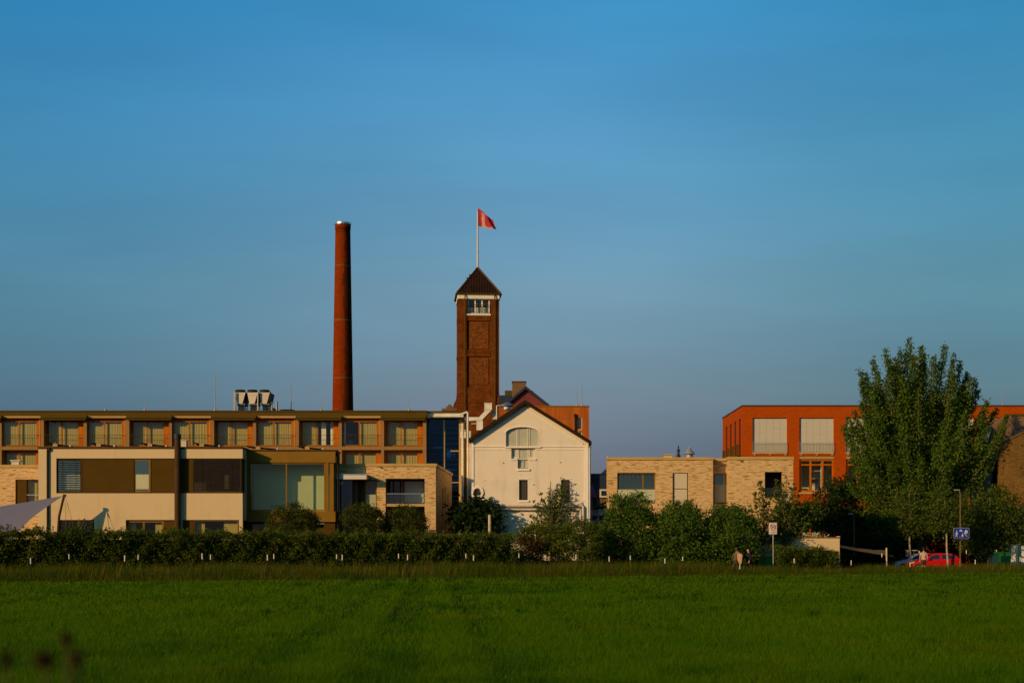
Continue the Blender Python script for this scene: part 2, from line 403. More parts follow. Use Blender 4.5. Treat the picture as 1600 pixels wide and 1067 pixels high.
def tiles(name, c):
    t = NT(name); v = t.pos(); w = t.node('ShaderNodeTexWave', wave_type='BANDS', bands_direction='X'); w.inputs['Scale'].default_value = 1.1
    w.inputs['Distortion'].default_value = 0.3; t.link(v, w.inputs['Vector'])
    w2 = t.node('ShaderNodeTexWave', wave_type='BANDS', bands_direction='Z', wave_profile='SAW'); w2.inputs['Scale'].default_value = 1.2; t.link(v, w2.inputs['Vector'])
    n = t.noise(v, 1.6, 5)
    col = t.mix(t.rng(w.outputs['Fac'], 0.2, 0.8, 0, 0.7), tuple(x*0.5 for x in c), tuple(x*1.25 for x in c))
    col = t.mix(t.rng(w2.outputs['Fac'], 0.0, 1, 0, 0.35), col, tuple(x*0.5 for x in c))
    col = t.mix(t.rng(n, 0.4, 0.7, 0, 0.6), col, tuple(x*1.5 for x in c))
    return t.done(t.principled(col, 0.9, 0.03, 0, w.outputs['Fac'], 0.04))
M['roof_tiles'] = tiles('roof_tiles', (0.026, 0.013, 0.008))
M['orange_tiles'] = tiles('orange_tiles', (0.40, 0.10, 0.025))
M['ridge'] = plain('ridge', (0.10, 0.05, 0.03), 0.8, 0.2, var=0.25)
M['board'] = plain('board', (0.032, 0.015, 0.006), 0.7, 0.03, var=0.25)
M['bark'] = plain('bark', (0.16, 0.11, 0.065), 0.9, 0.1, var=0.4, scale=4, stretch=(4, 4, 0.6))
M['bark_pale'] = plain('bark_pale', (0.30, 0.24, 0.15), 0.9, 0.1, var=0.35, scale=4, stretch=(4, 4, 0.8))
M['white_paint'] = plain('white_paint', (0.56, 0.49, 0.39), 0.6, 0.3, var=0.08, fine=False)
M['red_paint'] = plain('red_paint', (0.62, 0.03, 0.02), 0.5, 0.4, var=0.05, fine=False)
M['blue_paint'] = plain('blue_paint', (0.008, 0.028, 0.26), 0.4, 0.4, var=0.06, fine=False)
M['black_paint'] = plain('black_paint', (0.015, 0.015, 0.015), 0.5, 0.3, var=0.1, fine=False)
M['car_red'] = plain('car_red', (0.46, 0.006, 0.006), 0.35, 0.2, var=0.03, coat=0.12, fine=False)
M['car_silver'] = plain('car_silver', (0.36, 0.34, 0.44), 0.35, 0.3, 0.3, var=0.03, coat=0.2, fine=False)
M['rubber'] = plain('rubber', (0.015, 0.015, 0.015), 0.85, 0.2)
t_ = NT('sail'); n_ = t_.noise(t_.pos(), 0.8, 5); c_ = t_.mix(n_, (0.44, 0.37, 0.40), (0.56, 0.46, 0.50)); p_ = t_.principled(c_, 0.9, 0.05)
tl_ = t_.node('ShaderNodeBsdfTranslucent'); tl_.inputs['Color'].default_value = (0.52, 0.50, 0.62, 1); mx_ = t_.node('ShaderNodeMixShader'); mx_.inputs[0].default_value = 0.5
t_.link(p_, mx_.inputs[1]); t_.link(tl_.outputs[0], mx_.inputs[2]); M['sail'] = t_.done(mx_.outputs[0])
M['awning'] = plain('awning', (0.20, 0.13, 0.06), 0.85, 0.1, var=0.15, scale=1.2, fine=False)
M['flag_red'] = plain('flag_red', (0.42, 0.026, 0.042), 0.8, 0.15, var=0.18, scale=2.5, fine=False)
M['flag_pale'] = plain('flag_pale', (0.50, 0.26, 0.18), 0.8, 0.15, var=0.15, scale=2.5, fine=False)
M['green_bin'] = plain('green_bin', (0.008, 0.10, 0.010), 0.45, 0.4, var=0.1, fine=False)
M['green_bright'] = plain('green_bright', (0.025, 0.24, 0.02), 0.5, 0.4, var=0.1, fine=False)
M['teal_bin'] = plain('teal_bin', (0.008, 0.05, 0.045), 0.45, 0.4, var=0.1, fine=False)
M['pink'] = plain('pink', (0.42, 0.09, 0.16), 0.85, 0.1, var=0.15, fine=False)
M['blue_cloth'] = plain('blue_cloth', (0.01, 0.16, 0.42), 0.8, 0.2, var=0.1, fine=False)
M['skin'] = plain('skin', (0.52, 0.27, 0.16), 0.6, 0.3, var=0.06, fine=False)
M['hair_dark'] = plain('hair_dark', (0.02, 0.012, 0.008), 0.5, 0.3, var=0.2, scale=20, fine=False)
M['hair_brown'] = plain('hair_brown', (0.06, 0.03, 0.015), 0.5, 0.3, var=0.2, scale=20, fine=False)
M['cloth_olive'] = plain('cloth_olive', (0.10, 0.075, 0.035), 0.9, 0.1, var=0.15, scale=5)
M['cloth_dark'] = plain('cloth_dark', (0.018, 0.015, 0.02), 0.9, 0.1, var=0.15, scale=5)
M['cloth_pink'] = plain('cloth_pink', (0.52, 0.30, 0.22), 0.9, 0.1, var=0.12, scale=6)
M['cloth_sand'] = plain('cloth_sand', (0.52, 0.30, 0.15), 0.9, 0.1, var=0.1, scale=5)
M['cloth_short'] = plain('cloth_short', (0.045, 0.035, 0.02), 0.9, 0.1, var=0.15, scale=5)
M['panel_black'] = plain('panel_black', (0.01, 0.01, 0.016), 0.2, 0.5, var=0.05, fine=False)
M['asphalt'] = plain('asphalt', (0.05, 0.05, 0.05), 0.9, 0.2, var=0.25, scale=2)

M['leaf_hedge'] = leaf('leaf_hedge', (0.072, 0.108, 0.007), (0.145, 0.165, 0.014), (0.050, 0.074, 0.005))
M['leaf_shrub'] = leaf('leaf_shrub', (0.060, 0.125, 0.009), (0.120, 0.185, 0.015), (0.042, 0.086, 0.006))
M['leaf_ball'] = leaf('leaf_ball', (0.050, 0.068, 0.005), (0.105, 0.110, 0.011), (0.034, 0.046, 0.004), pscale=1.2)
M['leaf_poplar'] = leaf('leaf_poplar', (0.062, 0.118, 0.008), (0.120, 0.180, 0.013), (0.042, 0.082, 0.006), pscale=0.45)
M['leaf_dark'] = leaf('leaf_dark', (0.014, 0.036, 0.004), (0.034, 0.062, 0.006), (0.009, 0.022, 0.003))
M['leaf_birch'] = leaf('leaf_birch', (0.060, 0.100, 0.008), (0.120, 0.155, 0.015), (0.042, 0.070, 0.006), pscale=0.8)
M['leaf_willow'] = leaf('leaf_willow', (0.060, 0.098, 0.008), (0.120, 0.150, 0.015), (0.040, 0.066, 0.006), pscale=0.8)
M['leaf_rust'] = leaf('leaf_rust', (0.065, 0.026, 0.006), (0.090, 0.050, 0.010), (0.045, 0.045, 0.006), pscale=1)
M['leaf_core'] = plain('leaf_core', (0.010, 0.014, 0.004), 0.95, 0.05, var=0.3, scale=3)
M['dry_flower'] = plain('dry_flower', (0.060, 0.030, 0.008), 0.9, 0.1, var=0.3, scale=30)
M['dry_stem'] = plain('dry_stem', (0.075, 0.060, 0.018), 0.9, 0.1, var=0.3, scale=20)

def grass_mat(name, ca, cb, cc, trans=0.25, pscale=0.12, cd=None):
    t = NT(name); g = t.node('ShaderNodeNewGeometry')
    col = t.mix(g.outputs['Random Per Island'], ca, cb)
    n = t.noise(g.outputs['Position'], pscale, 6, 0.65)
    col = t.mix(t.rng(n, 0.36, 0.66, 0, 0.85), col, cc)
    if cd:
        n2 = t.noise(t.pos((0.55, 0.25, 1)), 0.8, 4, 0.6)
        col = t.mix(t.rng(n2, 0.52, 0.75, 0, 0.7), col, cd)
    p = t.principled(col, 0.7, 0.04)
    tl = t.node('ShaderNodeBsdfTranslucent'); t.link(col, tl.inputs['Color'])
    mx = t.node('ShaderNodeMixShader'); mx.inputs[0].default_value = trans
    t.link(p, mx.inputs[1]); t.link(tl.outputs[0], mx.inputs[2])
    return t.done(mx.outputs[0])
M['field_grass'] = grass_mat('field_grass', (0.026, 0.088, 0.0003), (0.096, 0.165, 0.0005), (0.034, 0.092, 0.0004), cd=(0.086, 0.108, 0.0006))
M['straw'] = plain('straw', (0.135, 0.088, 0.018), 0.9, 0.03, var=0.4, scale=2)
M['field_tussock'] = grass_mat('field_tussock', (0.014, 0.056, 0.0010), (0.026, 0.078, 0.0012), (0.012, 0.046, 0.0010))
M['bank_grass'] = grass_mat('bank_grass', (0.040, 0.068, 0.002), (0.090, 0.088, 0.005), (0.032, 0.062, 0.002), pscale=0.35, cd=(0.085, 0.066, 0.006))
t_ = NT('soil'); v_ = t_.pos(); n_ = t_.noise(v_, 0.5, 8, 0.65); n2_ = t_.noise(v_, 6, 5)
c_ = t_.mix(t_.rng(n_, 0.35, 0.65, 0, 1), (0.020, 0.036, 0.004), (0.034, 0.040, 0.008)); c_ = t_.mix(t_.rng(n2_, 0.4, 0.7, 0, 0.6), c_, (0.03, 0.022, 0.010))
M['soil'] = t_.done(t_.principled(c_, 0.97, 0.0, 0, n2_, 0.05))
# ------------------------------------------------------------------ setting: ground, road
def axis_vals(lo, hi, near_lo, near_hi, step):
    a = list(np.arange(near_lo, near_hi + step/2, step))
    o = [near_hi + 3 * 1.5**k for k in range(1, 40) if near_hi + 3 * 1.5**k < hi] + [hi]
    p = [near_lo - 3 * 1.5**k for k in range(1, 40) if near_lo - 3 * 1.5**k > lo] + [lo]
    return np.array(sorted(p) + a + o)
gx, gy = axis_vals(-3000, 3000, -90, 110, 2.0), axis_vals(-800, 4000, -6, 240, 2.0)
GX, GY = np.meshgrid(gx, gy)
GZ = np.asarray(ground_z(GX, GY))
nx, ny = len(gx), len(gy)
idx = np.arange(nx*ny).reshape(ny, nx)
q = np.stack([idx[:-1, :-1], idx[:-1, 1:], idx[1:, 1:], idx[1:, :-1]], -1).reshape(-1, 4)
me = bpy.data.meshes.new('ground')
me.from_pydata(np.stack([GX, GY, GZ], -1).reshape(-1, 3).tolist(), [], q.tolist())
me.materials.append(M['soil'])
me.polygons.foreach_set('use_smooth', [True]*len(me.polygons))
ground = bpy.data.objects.new('ground', me); COL.objects.link(ground); tag(ground, kind='structure')
mb = MB(); mb.slab([(27, 106.5), (120, 150), (120, 163), (27, 117.5)], 0.004, 0.012)
tag(mb.build('road', M['asphalt']), kind='structure')

# ------------------------------------------------------------------ building pieces
def window(parent, px0, px1, py0, py1, D, vm=(), hm=(), fw=0.07, fd=0.08, fmat='bronze', pmat='glass', name='window', inset=None, bw=None):
    x0, x1, z0, z1 = X(px0, D), X(px1, D), Z(py1, D), Z(py0, D)
    return window_m(parent, x0, x1, z0, z1, lambda u, d, z: (u, D + d, z), vm, hm, fw, fd, fmat, pmat, name)
def window_m(parent, x0, x1, z0, z1, mp, vm=(), hm=(), fw=0.07, fd=0.08, fmat='bronze', pmat='glass', name='window'):
    mb = MB()
    def bar(a, b, c, d, e0, e1):
        P = [mp(a,e0,c), mp(b,e0,c), mp(b,e1,c), mp(a,e1,c), mp(a,e0,d), mp(b,e0,d), mp(b,e1,d), mp(a,e1,d)]
        mb.add(P, [(0,3,2,1),(4,5,6,7),(0,1,5,4),(1,2,6,5),(2,3,7,6),(3,0,4,7)])
    bar(x0, x0+fw, z0, z1, 0, fd); bar(x1-fw, x1, z0, z1, 0, fd)
    bar(x0+fw, x1-fw, z0, z0+fw, 0, fd); bar(x0+fw, x1-fw, z1-fw, z1, 0, fd)
    for v in vm:
        u = x0 + (x1-x0)*v; bar(u-fw/2, u+fw/2, z0+fw, z1-fw, 0.002, fd)
    for h in hm:
        z = z1 - (z1-z0)*h; bar(x0+fw, x1-fw, z-fw*0.4, z+fw*0.4, 0.006, fd-0.004)
    f = mb.build(name, M[fmat], parent)
    p = MB(); e = fd*0.55
    P = [mp(x0+fw*.5, e, z0+fw*.5), mp(x1-fw*.5, e, z0+fw*.5), mp(x1-fw*.5, e, z1-fw*.5), mp(x0+fw*.5, e, z1-fw*.5)]
    p.add(P, [(0, 1, 2, 3)])
    p.build('pane', M[pmat], f)
    return f
def curtain(parent, px0, px1, py0, py1, D, mat='curtain', pitch=0.22, amp=0.022, name='curtain', seed=0):
    rr = random.Random(int(px0*7 + py0) + seed); x0, x1 = X(px0, D), X(px1, D); n = max(8, int((x1-x0)/pitch*6))
    mb = MB(); vs = []; ph = rr.random()*6
    for i in range(n+1):
        u = i/n; x = x0 + (x1-x0)*u; y = D + amp*math.sin(2*PI*(x-x0)/pitch + ph + 1.2*math.sin(3.1*x)) * (0.6+0.4*math.sin(x*2.3+ph))
        vs += [(x, y, Z(py1, D)), (x + rr.uniform(-.01, .01), D + (y-D)*0.7, Z(py0, D))]
    mb.add(vs, [(2*i, 2*i+2, 2*i+3, 2*i+1) for i in range(n)])
    return mb.build(name, M[mat], parent, smooth=True)
def slats(parent, px0, px1, py0, py1, D, pitch=0.08, w=0.07, ang=35, mat='blind_dark', name='blind'):
    mb = MB(); z = Z(py1, D); c, s_ = math.cos(R(ang))*w/2, math.sin(R(ang))*w/2
    while z < Z(py0, D):
        a, b = X(px0, D), X(px1, D)
        mb.add([(a, D-c, z-s_), (b, D-c, z-s_), (b, D+c, z+s_), (a, D+c, z+s_), (a, D-c, z-s_+.006), (b, D-c, z-s_+.006), (b, D+c, z+s_+.006), (a, D+c, z+s_+.006)],
               [(0,3,2,1),(4,5,6,7),(0,1,5,4),(1,2,6,5),(2,3,7,6),(3,0,4,7)])
        z += pitch
    for fx in (0.18, 0.82):
        u = X(px0, D) + (X(px1, D)-X(px0, D))*fx
        mb.box(u-.012, u+.012, D-c-.008, D-c-.002, Z(py1, D), Z(py0, D))
    return mb.build(name, M[mat], parent)
def railing(parent, px0, px1, py0, py1, D, step=0.13, r=0.012, mat='grey_metal', name='railing'):
    mb = MB(); x0, x1, z0, z1 = X(px0, D), X(px1, D), Z(py1, D), Z(py0, D)
    mb.box(x0, x1, D-.02, D+.02, z1-.03, z1); mb.box(x0, x1, D-.015, D+.015, z0, z0+.03)
    n = max(2, int((x1-x0)/step))
    for i in range(n+1):
        u = x0 + r + (x1-x0-2*r)*i/n; mb.box(u-r, u+r, D-r, D+r, z0+.03, z1-.03)
    return mb.build(name, M[mat], parent)

# ------------------------------------------------------------------ long terrace with timber window bays (behind)
D = 125.0
tb = thing('terrace_block', 'long flat roofed two storey block with orange timber window bays, behind the white house', 'building', (X(330, D), D, 0.9))
mb = MB()
mb.box(X(-75, D), X(667, D), D-0.20, D+12.0, Z(653, D), Z(643.5, D))
mb.box(X(-75, D), X(667.3, D), D-0.28, D+12.1, Z(643.3, D), Z(641.6, D))
mb.build('roof', M['fascia'], tb)
fins = [(-67, -63), (-2.5, 2.5), (64, 68.5), (130.5, 135.5), (197, 202), (264, 268.5), (330, 334.5), (395, 400), (462, 467), (529, 534), (595.5, 600), (660.5, 666)]
mb = MB()
for a, b in fins: mb.pb(a, b, 653.2, 890, D, 1.25)
for i in range(len(fins)-1):
    mb.pb(fins[i][1]+.02, fins[i+1][0]-.02, 697.5, 702.8, D+0.01, 1.2)
    mb.pb(fins[i][1]+.02, fins[i+1][0]-.02, 752, 757, D+0.01, 1.2)
mb.build('concrete_frame', M['concrete'], tb)
mb = MB()
mb.box(X(-67, D), X(666, D), D+11.7, D+12, 0, Z(653.2, D)); mb.box(X(-67, D), X(-66, D), D+1.3, D+11.7, 0, Z(653.2, D)); mb.box(X(665, D), X(666, D), D+1.3, D+11.7, 0, Z(653.2, D))
mb.box(X(-67, D), X(665, D), D+1.3, D+11.6, Z(702, D), Z(698, D)); mb.box(X(-67, D), X(665, D), D+5, D+5.1, 0, Z(653.2, D))
mb.build('rear_wall', M['room'], tb)
for i in range(len(fins)-1):
    f1, f2 = fins[i][1], fins[i+1][0]
    even = (i % 2 == 0) == True
    even = i % 2 == 0                      # bay 0 spans -63..-2; the deep bays start at 68
    even = (i in (2, 4, 6, 8, 10, 0))
    for fl in (0, 1):
        if fl == 1 and not (i in (0, 1) or i >= 9): continue
        yt, yb = (653.2, 697.5) if fl == 0 else (702.8, 752)
        deep = 0.62 if (even or fl == 1) else 0.24
        wl0, wl1 = (f1+4.0, f2-6.5) if (even or fl == 1) else (f1+1.5, f2-5.0)
        wt = yt + (4 if (even or fl == 1) else 4.2); wb = yb - 0.6
        Dw = D + deep
        m2 = MB(); m2.pwall(f1+.03, f2-.03, yt+.05, yb-.05, Dw, [(wl0, wl1, wt, wb)], 0.18); m2.build('wood_panel', M['wood'], tb)
        if even and fl == 0:
            m2 = MB(); m2.pb(f1-5.2, f2+4.8, 649.0, 653.1, D-0.62, 0.40); m2.pb(f1-3.6, f2+3.2, 653.2, 656.2, D-0.5, 0.48); m2.build('canopy', M['fascia'], tb)
        elif fl == 0:
            m2 = MB(); m2.pb(f1+1.5, f2+1.5, 649.8, 653.0, D-0.26, 0.055); m2.build('lintel', M['pale_stone'], tb)
            m2 = MB(); m2.pb(f2-2.6, f2-1.4, 653.4, 697.4, D+0.05, 0.06); m2.build('guide_rail', M['pale_stone'], tb)
        w = window(tb, wl0, wl1, wt, wb, Dw+0.03, vm=(0.47,), fw=0.10, fd=0.1, fmat='wood_frame', pmat='glass')
        Dc = Dw + 0.32
        if fl == 0 and i == 8:                    # half drawn curtains
            curtain(tb, wl0+1, wl0+26, wt, wb, Dc, 'curtain'); curtain(tb, wl0+31, wl0+38.5, wt, wb, Dc, 'curtain_white'); curtain(tb, wl0+45.5, wl1-.5, wt, wb, Dc, 'curtain_white')
        elif fl == 0 and i == 9:                  # left leaf stands open on a dark room
            curtain(tb, wl0+.5, wl0+5, wt, wb, Dc, 'curtain_white'); curtain(tb, wl0+27, wl1-.5, wt, wb, Dc, 'curtain')
        else:
            gap = random.Random(i*5+fl).choice((.5, 1.5, 3)) if not (even or fl == 1) else random.Random(i*7+fl).uniform(1.2, 3.2)
            mid = (wl0 + (wl1-wl0)*.47) + random.Random(i*3+fl).uniform(-1, 1); sl = random.Random(i*11+fl).choice((0, 0, 0, .7))
            curtain(tb, wl0+gap, mid, wt, wb, Dc, 'curtain'); curtain(tb, mid+sl, wl1-.5, wt, wb, Dc+.03, 'curtain', seed=9)
        if fl == 0: railing(tb, f1+.3, f2-.3, 679, 697, D+0.08, .16, .0045, 'fascia')
m2 = MB(); m2.lathe([(0.02, Z(696.5, D+1.6)), (0.42, Z(696, D+1.6)), (0.46, Z(693, D+1.6)), (0.36, Z(690, D+1.6)), (0.12, Z(688, D+1.6)), (0.02, Z(687.6, D+1.6))], X(548, D+1.6), D+1.6, 14)
o = m2.build('beanbag', M['blue_cloth']); tag(o, 'blue beanbag inside the open dark window of the timber terrace', 'beanbag')

def lightning_rod(px, py0, py1, D, label, r=0.02):
    mb = MB(); x = X(px, D); mb.tube([(x, D, Z(py1, D)), (x, D, Z((py0+py1)/2, D)), (x, D, Z(py0, D))], [r*1.3, r, r*0.6], 6)
    mb.lathe([(0.12, Z(py1, D)), (0.12, Z(py1, D)+.1), (0.03, Z(py1, D)+.14)], x, D, 8)
    tag(mb.build('lightning_rod', M['grey_metal']), label, 'lightning rod', 'thin rods on the roofs')
lightning_rod(336, 578, 641.5, D+2, 'tall lightning rod on the terrace roof left of the cooling units', 0.035)
lightning_rod(455, 600, 641.5, D+4, 'lightning rod on the terrace roof right of the cooling units', 0.03)
lightning_rod(226.5, 627, 641.5, D+4, 'short lightning rod at the far left of the terrace roof', 0.025)
lightning_rod(502, 625, 641.5, D+4, 'short lightning rod beside the foot of the round chimney', 0.02)
lightning_rod(639, 624, 641.5, D+4, 'short lightning rod between the round chimney and the tower', 0.025)
lightning_rod(165, 631, 641.5, D+5, 'shortest lightning rod on the left part of the terrace roof', 0.015)

def cooling_unit(px, D, label, mark):
    g = 'cooling units on the terrace roof'
    t = thing('cooling_unit', label, 'cooling unit', (X(px, D), D, Z(641.6, D)), 0, g)
    m = MB(); m.prism([(X(px-8.2, D), Z(613, D)), (X(px+8.0, D), Z(613, D)), (X(px+3.2, D), Z(630.5, D)), (X(px-4.8, D), Z(630.5, D))], D, D+2.4); m.build('hopper', M['beige_metal'], t)
    m = MB()
    for sx in (-1, 1):
        m.prism([(X(px+sx*8.7-.2, D+.1), Z(613.2, D+.1)), (X(px+sx*8.7+.5, D+.1), Z(613.2, D+.1)), (X(px+sx*4.6+.5, D+.1), Z(630.4, D+.1)), (X(px+sx*4.6-.2, D+.1), Z(630.4, D+.1))], D+.1, D+2.3)
    m.build('coil', M['black_paint'], t)
    m = MB(); cx = X(px, D+1.2); m.lathe([(0.42, Z(612.9, D+1.2)), (0.46, Z(612, D+1.2)), (0.46, Z(609.8, D+1.2)), (0.38, Z(609.2, D+1.2)), (0.36, Z(609.5, D+1.2)), (0.05, Z(610, D+1.2))], cx, D+1.2, 18); m.build('fan', M['dark_metal'], t)
    for dx in (-7.6, 7.2):
        m = MB(); m.pb(px+dx-.5, px+dx+.5, 613, 641.6, D+2.0, 0.12); m.build('leg', M['grey_metal'], t)
    m = MB(); m.pb(px-7, px+7, 630.7, 632, D+.1, 1.8); m.build('tray', M['grey_metal'], t)
    m = MB(); m.pb(px-3.5, px+6.0, 633, 641.6, D+0.5, 1.2); m.build('pump_box', M['panel_black'], t)
    if mark:
        m = MB()
        for k in range(6): m.pb(px-4.6+k*1.5, px-4.6+k*1.5+1.0, mark+((k*37) % 3)*.3, mark+2.0, D-0.012, 0.008)
        m.build('lettering', M['white_paint'], t)
    return t
cooling_unit(375.5, D+1.5, 'left cooling unit of three, with a pale mark near the top of its hopper', 613.6)
cooling_unit(394.5, D+1.5, 'middle cooling unit of three, with pale lettering on its tapered hopper', 616)
cooling_unit(413.5, D+1.5, 'right cooling unit of three, with a plain blank tapered hopper', None)
for px, c, lab in ((366, 'beige_metal', 'slim beige post at the left end of the cooling units'), (402.6, 'beige_metal', 'beige post between the middle and right cooling units'), (421.9, 'dark_metal', 'dark post at the right end of the cooling units')):
    m = MB(); m.pb(px-.7, px+.7, 612, 641.6, D+1.2, 0.16); m.pb(px-1.2, px+1.2, 640.8, 641.6, D+1.1, 0.4); tag(m.build('post', M[c]), lab, 'post')
t = thing('pipe_rack', 'small frame of pipes and valves right of the cooling units', 'pipe frame', (X(428, D), D+1.5, Z(641.6, D)))
m = MB(); m.pb(424, 425.2, 632, 641.6, D+1.5, .12); m.pb(431.3, 432.4, 630, 641.6, D+1.5, .12); m.pb(425.2, 431.3, 637, 638.4, D+1.53, .08); m.pb(422.5, 432.4, 629.2, 629.8, D+1.54, .05); m.build('pipes', M['beige_metal'], t)
m = MB(); m.pb(433, 434, 627, 641.6, D+1.6, .1); m.pb(426, 430.6, 638.6, 641.6, D+1.5, .5); m.build('valves', M['dark_metal'], t)
m = MB(); m.lathe([(0.7, Z(641.6, D+3)), (0.7, Z(640.6, D+3)), (0.1, Z(640.0, D+3))], X(449, D+3), D+3, 12); tag(m.build('skylight_dome', M['dark_metal']), 'low dark dome on the terrace roof near the cooling units', 'skylight')

# ------------------------------------------------------------------ white rendered house in front
D = 96.0
wh = thing('white_house', 'modern white rendered house with dark olive window band and flat roof', 'building', (X(220, D), D, 0.9))
m = MB()
m.pwall(60, 379, 701, 890, D, [(88, 500, 716, 769.5), (90, 147, 812, 870), (196.5, 280, 812, 870), (285, 373.5, 812, 870)], 0.35, z0=0)
xr = X(379, D)
m.wall(D+0.352, D+9.7, 0, Z(701, D), [(D, D+1.35, Z(769.5, D), Z(716, D)), (D, D+3, 0, Z(812, D))], 0.35, lambda u, z, d: (xr - d, u, z))
m.box(X(60, D), X(60, D)+.35, D+.352, D+9.7, 0, Z(701, D)); m.box(X(60, D), xr, D+9.72, D+10, 0, Z(701, D))
m.build('wall', M['tan_plaster'], wh)
m = MB(); m.box(X(59.2, D), X(379.8, D), D-.06, D+10.1, Z(700.9, D), Z(698, D)); m.build('roof', M['bronze'], wh)
m = MB(); m.box(X(60, D)+.36, xr-.4, D+.4, D+9.7, Z(793, D), Z(789, D)); m.box(X(60, D)+.36, xr-.4, D+3.2, D+3.3, 0, Z(701, D)); m.build('interior', M['room'], wh)
m = MB(); m.pwall(88.2, 377, 716.2, 769.3, D+.12, [(89, 127, 717, 768.6), (209.5, 235, 717, 768.6), (302, 376.2, 717, 768.6)], 0.12); m.build('cladding', M['olive_panel'], wh)
m = MB(); m.pb(127.1, 128.2, 717, 768.8, D+.10, .015); m.pb(208.2, 209.4, 717, 768.8, D+.10, .015); m.pb(235.1, 236.3, 717, 768.8, D+.10, .015); m.pb(87.5, 379.6, 768.9, 770.1, D-.03, .14); m.build('trim', M['bronze'], wh)
window(wh, 89, 127, 717, 768.6, D+.15, fw=.07, fmat='bronze', pmat='glass_mirror'); slats(wh, 91.3, 125, 719, 764.5, D+.12, 0.15, .085, 40, 'dark_metal')
m = MB(); m.pb(91, 125.4, 741, 765, D+.5, .03); m.build('privacy_screen', M['blind_pale'], wh)
window(wh, 209.5, 235, 717, 768.6, D+.15, hm=(), fw=.10, fmat='brown_metal', pmat='glass_mirror')
m = MB(); m.pb(212, 232.5, 741, 764, D+.165, .012); m.build('privacy_screen', M['frost'], wh)
window(wh, 302, 376.2, 717, 768.6, D+.15, vm=(0.36,), fw=.06, fmat='bronze'); slats(wh, 303.5, 375, 719, 766, D+.13, 0.105, .085, 50, 'blind_dark')
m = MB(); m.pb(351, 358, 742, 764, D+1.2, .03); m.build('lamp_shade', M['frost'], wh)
window_m(wh, D+.40, D+1.33, Z(769, D), Z(716.6, D), lambda u, d, z: (xr - .12 - d, u, z), fw=.06, pmat='glass_dark', name='side_window')
m = MB(); m.pwall(91, 146, 812.2, 890, D+.16, [(92, 145, 813, 870)], .1, z0=0); m.pwall(197, 279.5, 812.2, 890, D+.16, [(199, 256, 813, 870)], .1, z0=0); m.pwall(285.4, 373, 812.2, 890, D+.16, [(303, 372.4, 813, 870)], .1, z0=0); m.build('ground_floor_cladding', M['olive_panel'], wh)
window(wh, 92, 145, 813, 870, D+.19, vm=(.32, .55, .62), fw=.09, pmat='glass'); 
window(wh, 199, 256, 813, 870, D+.19, vm=(.45,), fw=.12, fmat='brown_metal', pmat='glass')
window(wh, 303, 372.4, 813, 870, D+.19, fw=.06, fmat='brown_metal', pmat='glass')
for a, b in ((202, 212), (243, 254), (304, 320), (350, 371)): curtain(wh, a, b, 814, 868, D+.55, 'curtain')
m = MB(); m.tube([(X(75, D), D-.10, 0.4), (X(75, D), D-.10, Z(701.5, D))], .065, 8); m.pb(73, 77.4, 699, 704, D-.18, .16); m.build('drainpipe', M['dark_metal'], wh)
m = MB(); m.tube([(X(278.6, D), D-.24, 0.4), (X(278.6, D), D-.24, Z(681, D))], .205, 14); m.build('flue', M['bronze'], wh)
m = MB(); m.tube([(X(278.6, D), D-.24, Z(686, D)), (X(278.6, D), D-.24, Z(678.5, D))], .245, 14); m.build('flue_cap', M['black_paint'], wh)

def solar_panel(px0, px1, pxb, py, D, label, up=7.0):
    t = thing('solar_panel', label, 'solar panel', (X((px0+px1)/2, D), D+.3, Z(py, D)), 0, 'tilted panels on the flat roofs')
    a = (X(px0, D), Z(py-up, D)); b = (X(px1, D), Z(py-1.4, D))
    m = MB(); m.prism([a, b, (b[0], b[1]-.05), (a[0]+.02, a[1]-.05)], D+.35, D+1.5); m.build('panel', M['black_matte'], t)
    m = MB(); m.prism([(a[0]+.05, a[1]-.07), (b[0]-.02, b[1]-.06), (b[0]-.05, Z(py, D)+.01), (X(pxb-6, D), Z(py-1.2, D)+.01)], D+.30, D+.345); m.build('wind_deflector', M['black_matte'], t)
    m = MB(); m.pb(pxb-3.6, pxb+3.6, py-4.6, py, D+.05, .32); m.pb(pxb-.8, pxb+.8, py-6.0, py-4.7, D+.1, .1); m.build('ballast_block', M['pale_stone'], t)
    m = MB(); m.pb(px1-1.0, px1+1.3, py-2.2, py, D+.05, .25); m.build('clip', M['white_paint'], t)
for a, b, c, lab in ((72, 109, 86, 'tilted solar panel at the left end of the white house roof'), (139, 178, 154, 'tilted solar panel second from the left on the white house roof'),
                     (218, 259, 234, 'tilted solar panel on the white house roof just left of the dark flue'), (301, 342, 315, 'tilted solar panel on the white house roof just right of the dark flue')):
    solar_panel(a, b, c, 697.6, D+.2, lab)
m = MB(); m.pb(283, 291, 688, 697.8, D+.6, .5); m.pb(282.4, 291.6, 687.2, 687.9, D+.55, .6); tag(m.build('vent_box', M['beige_metal']), 'small pale vent box beside the dark flue on the white house roof', 'vent')

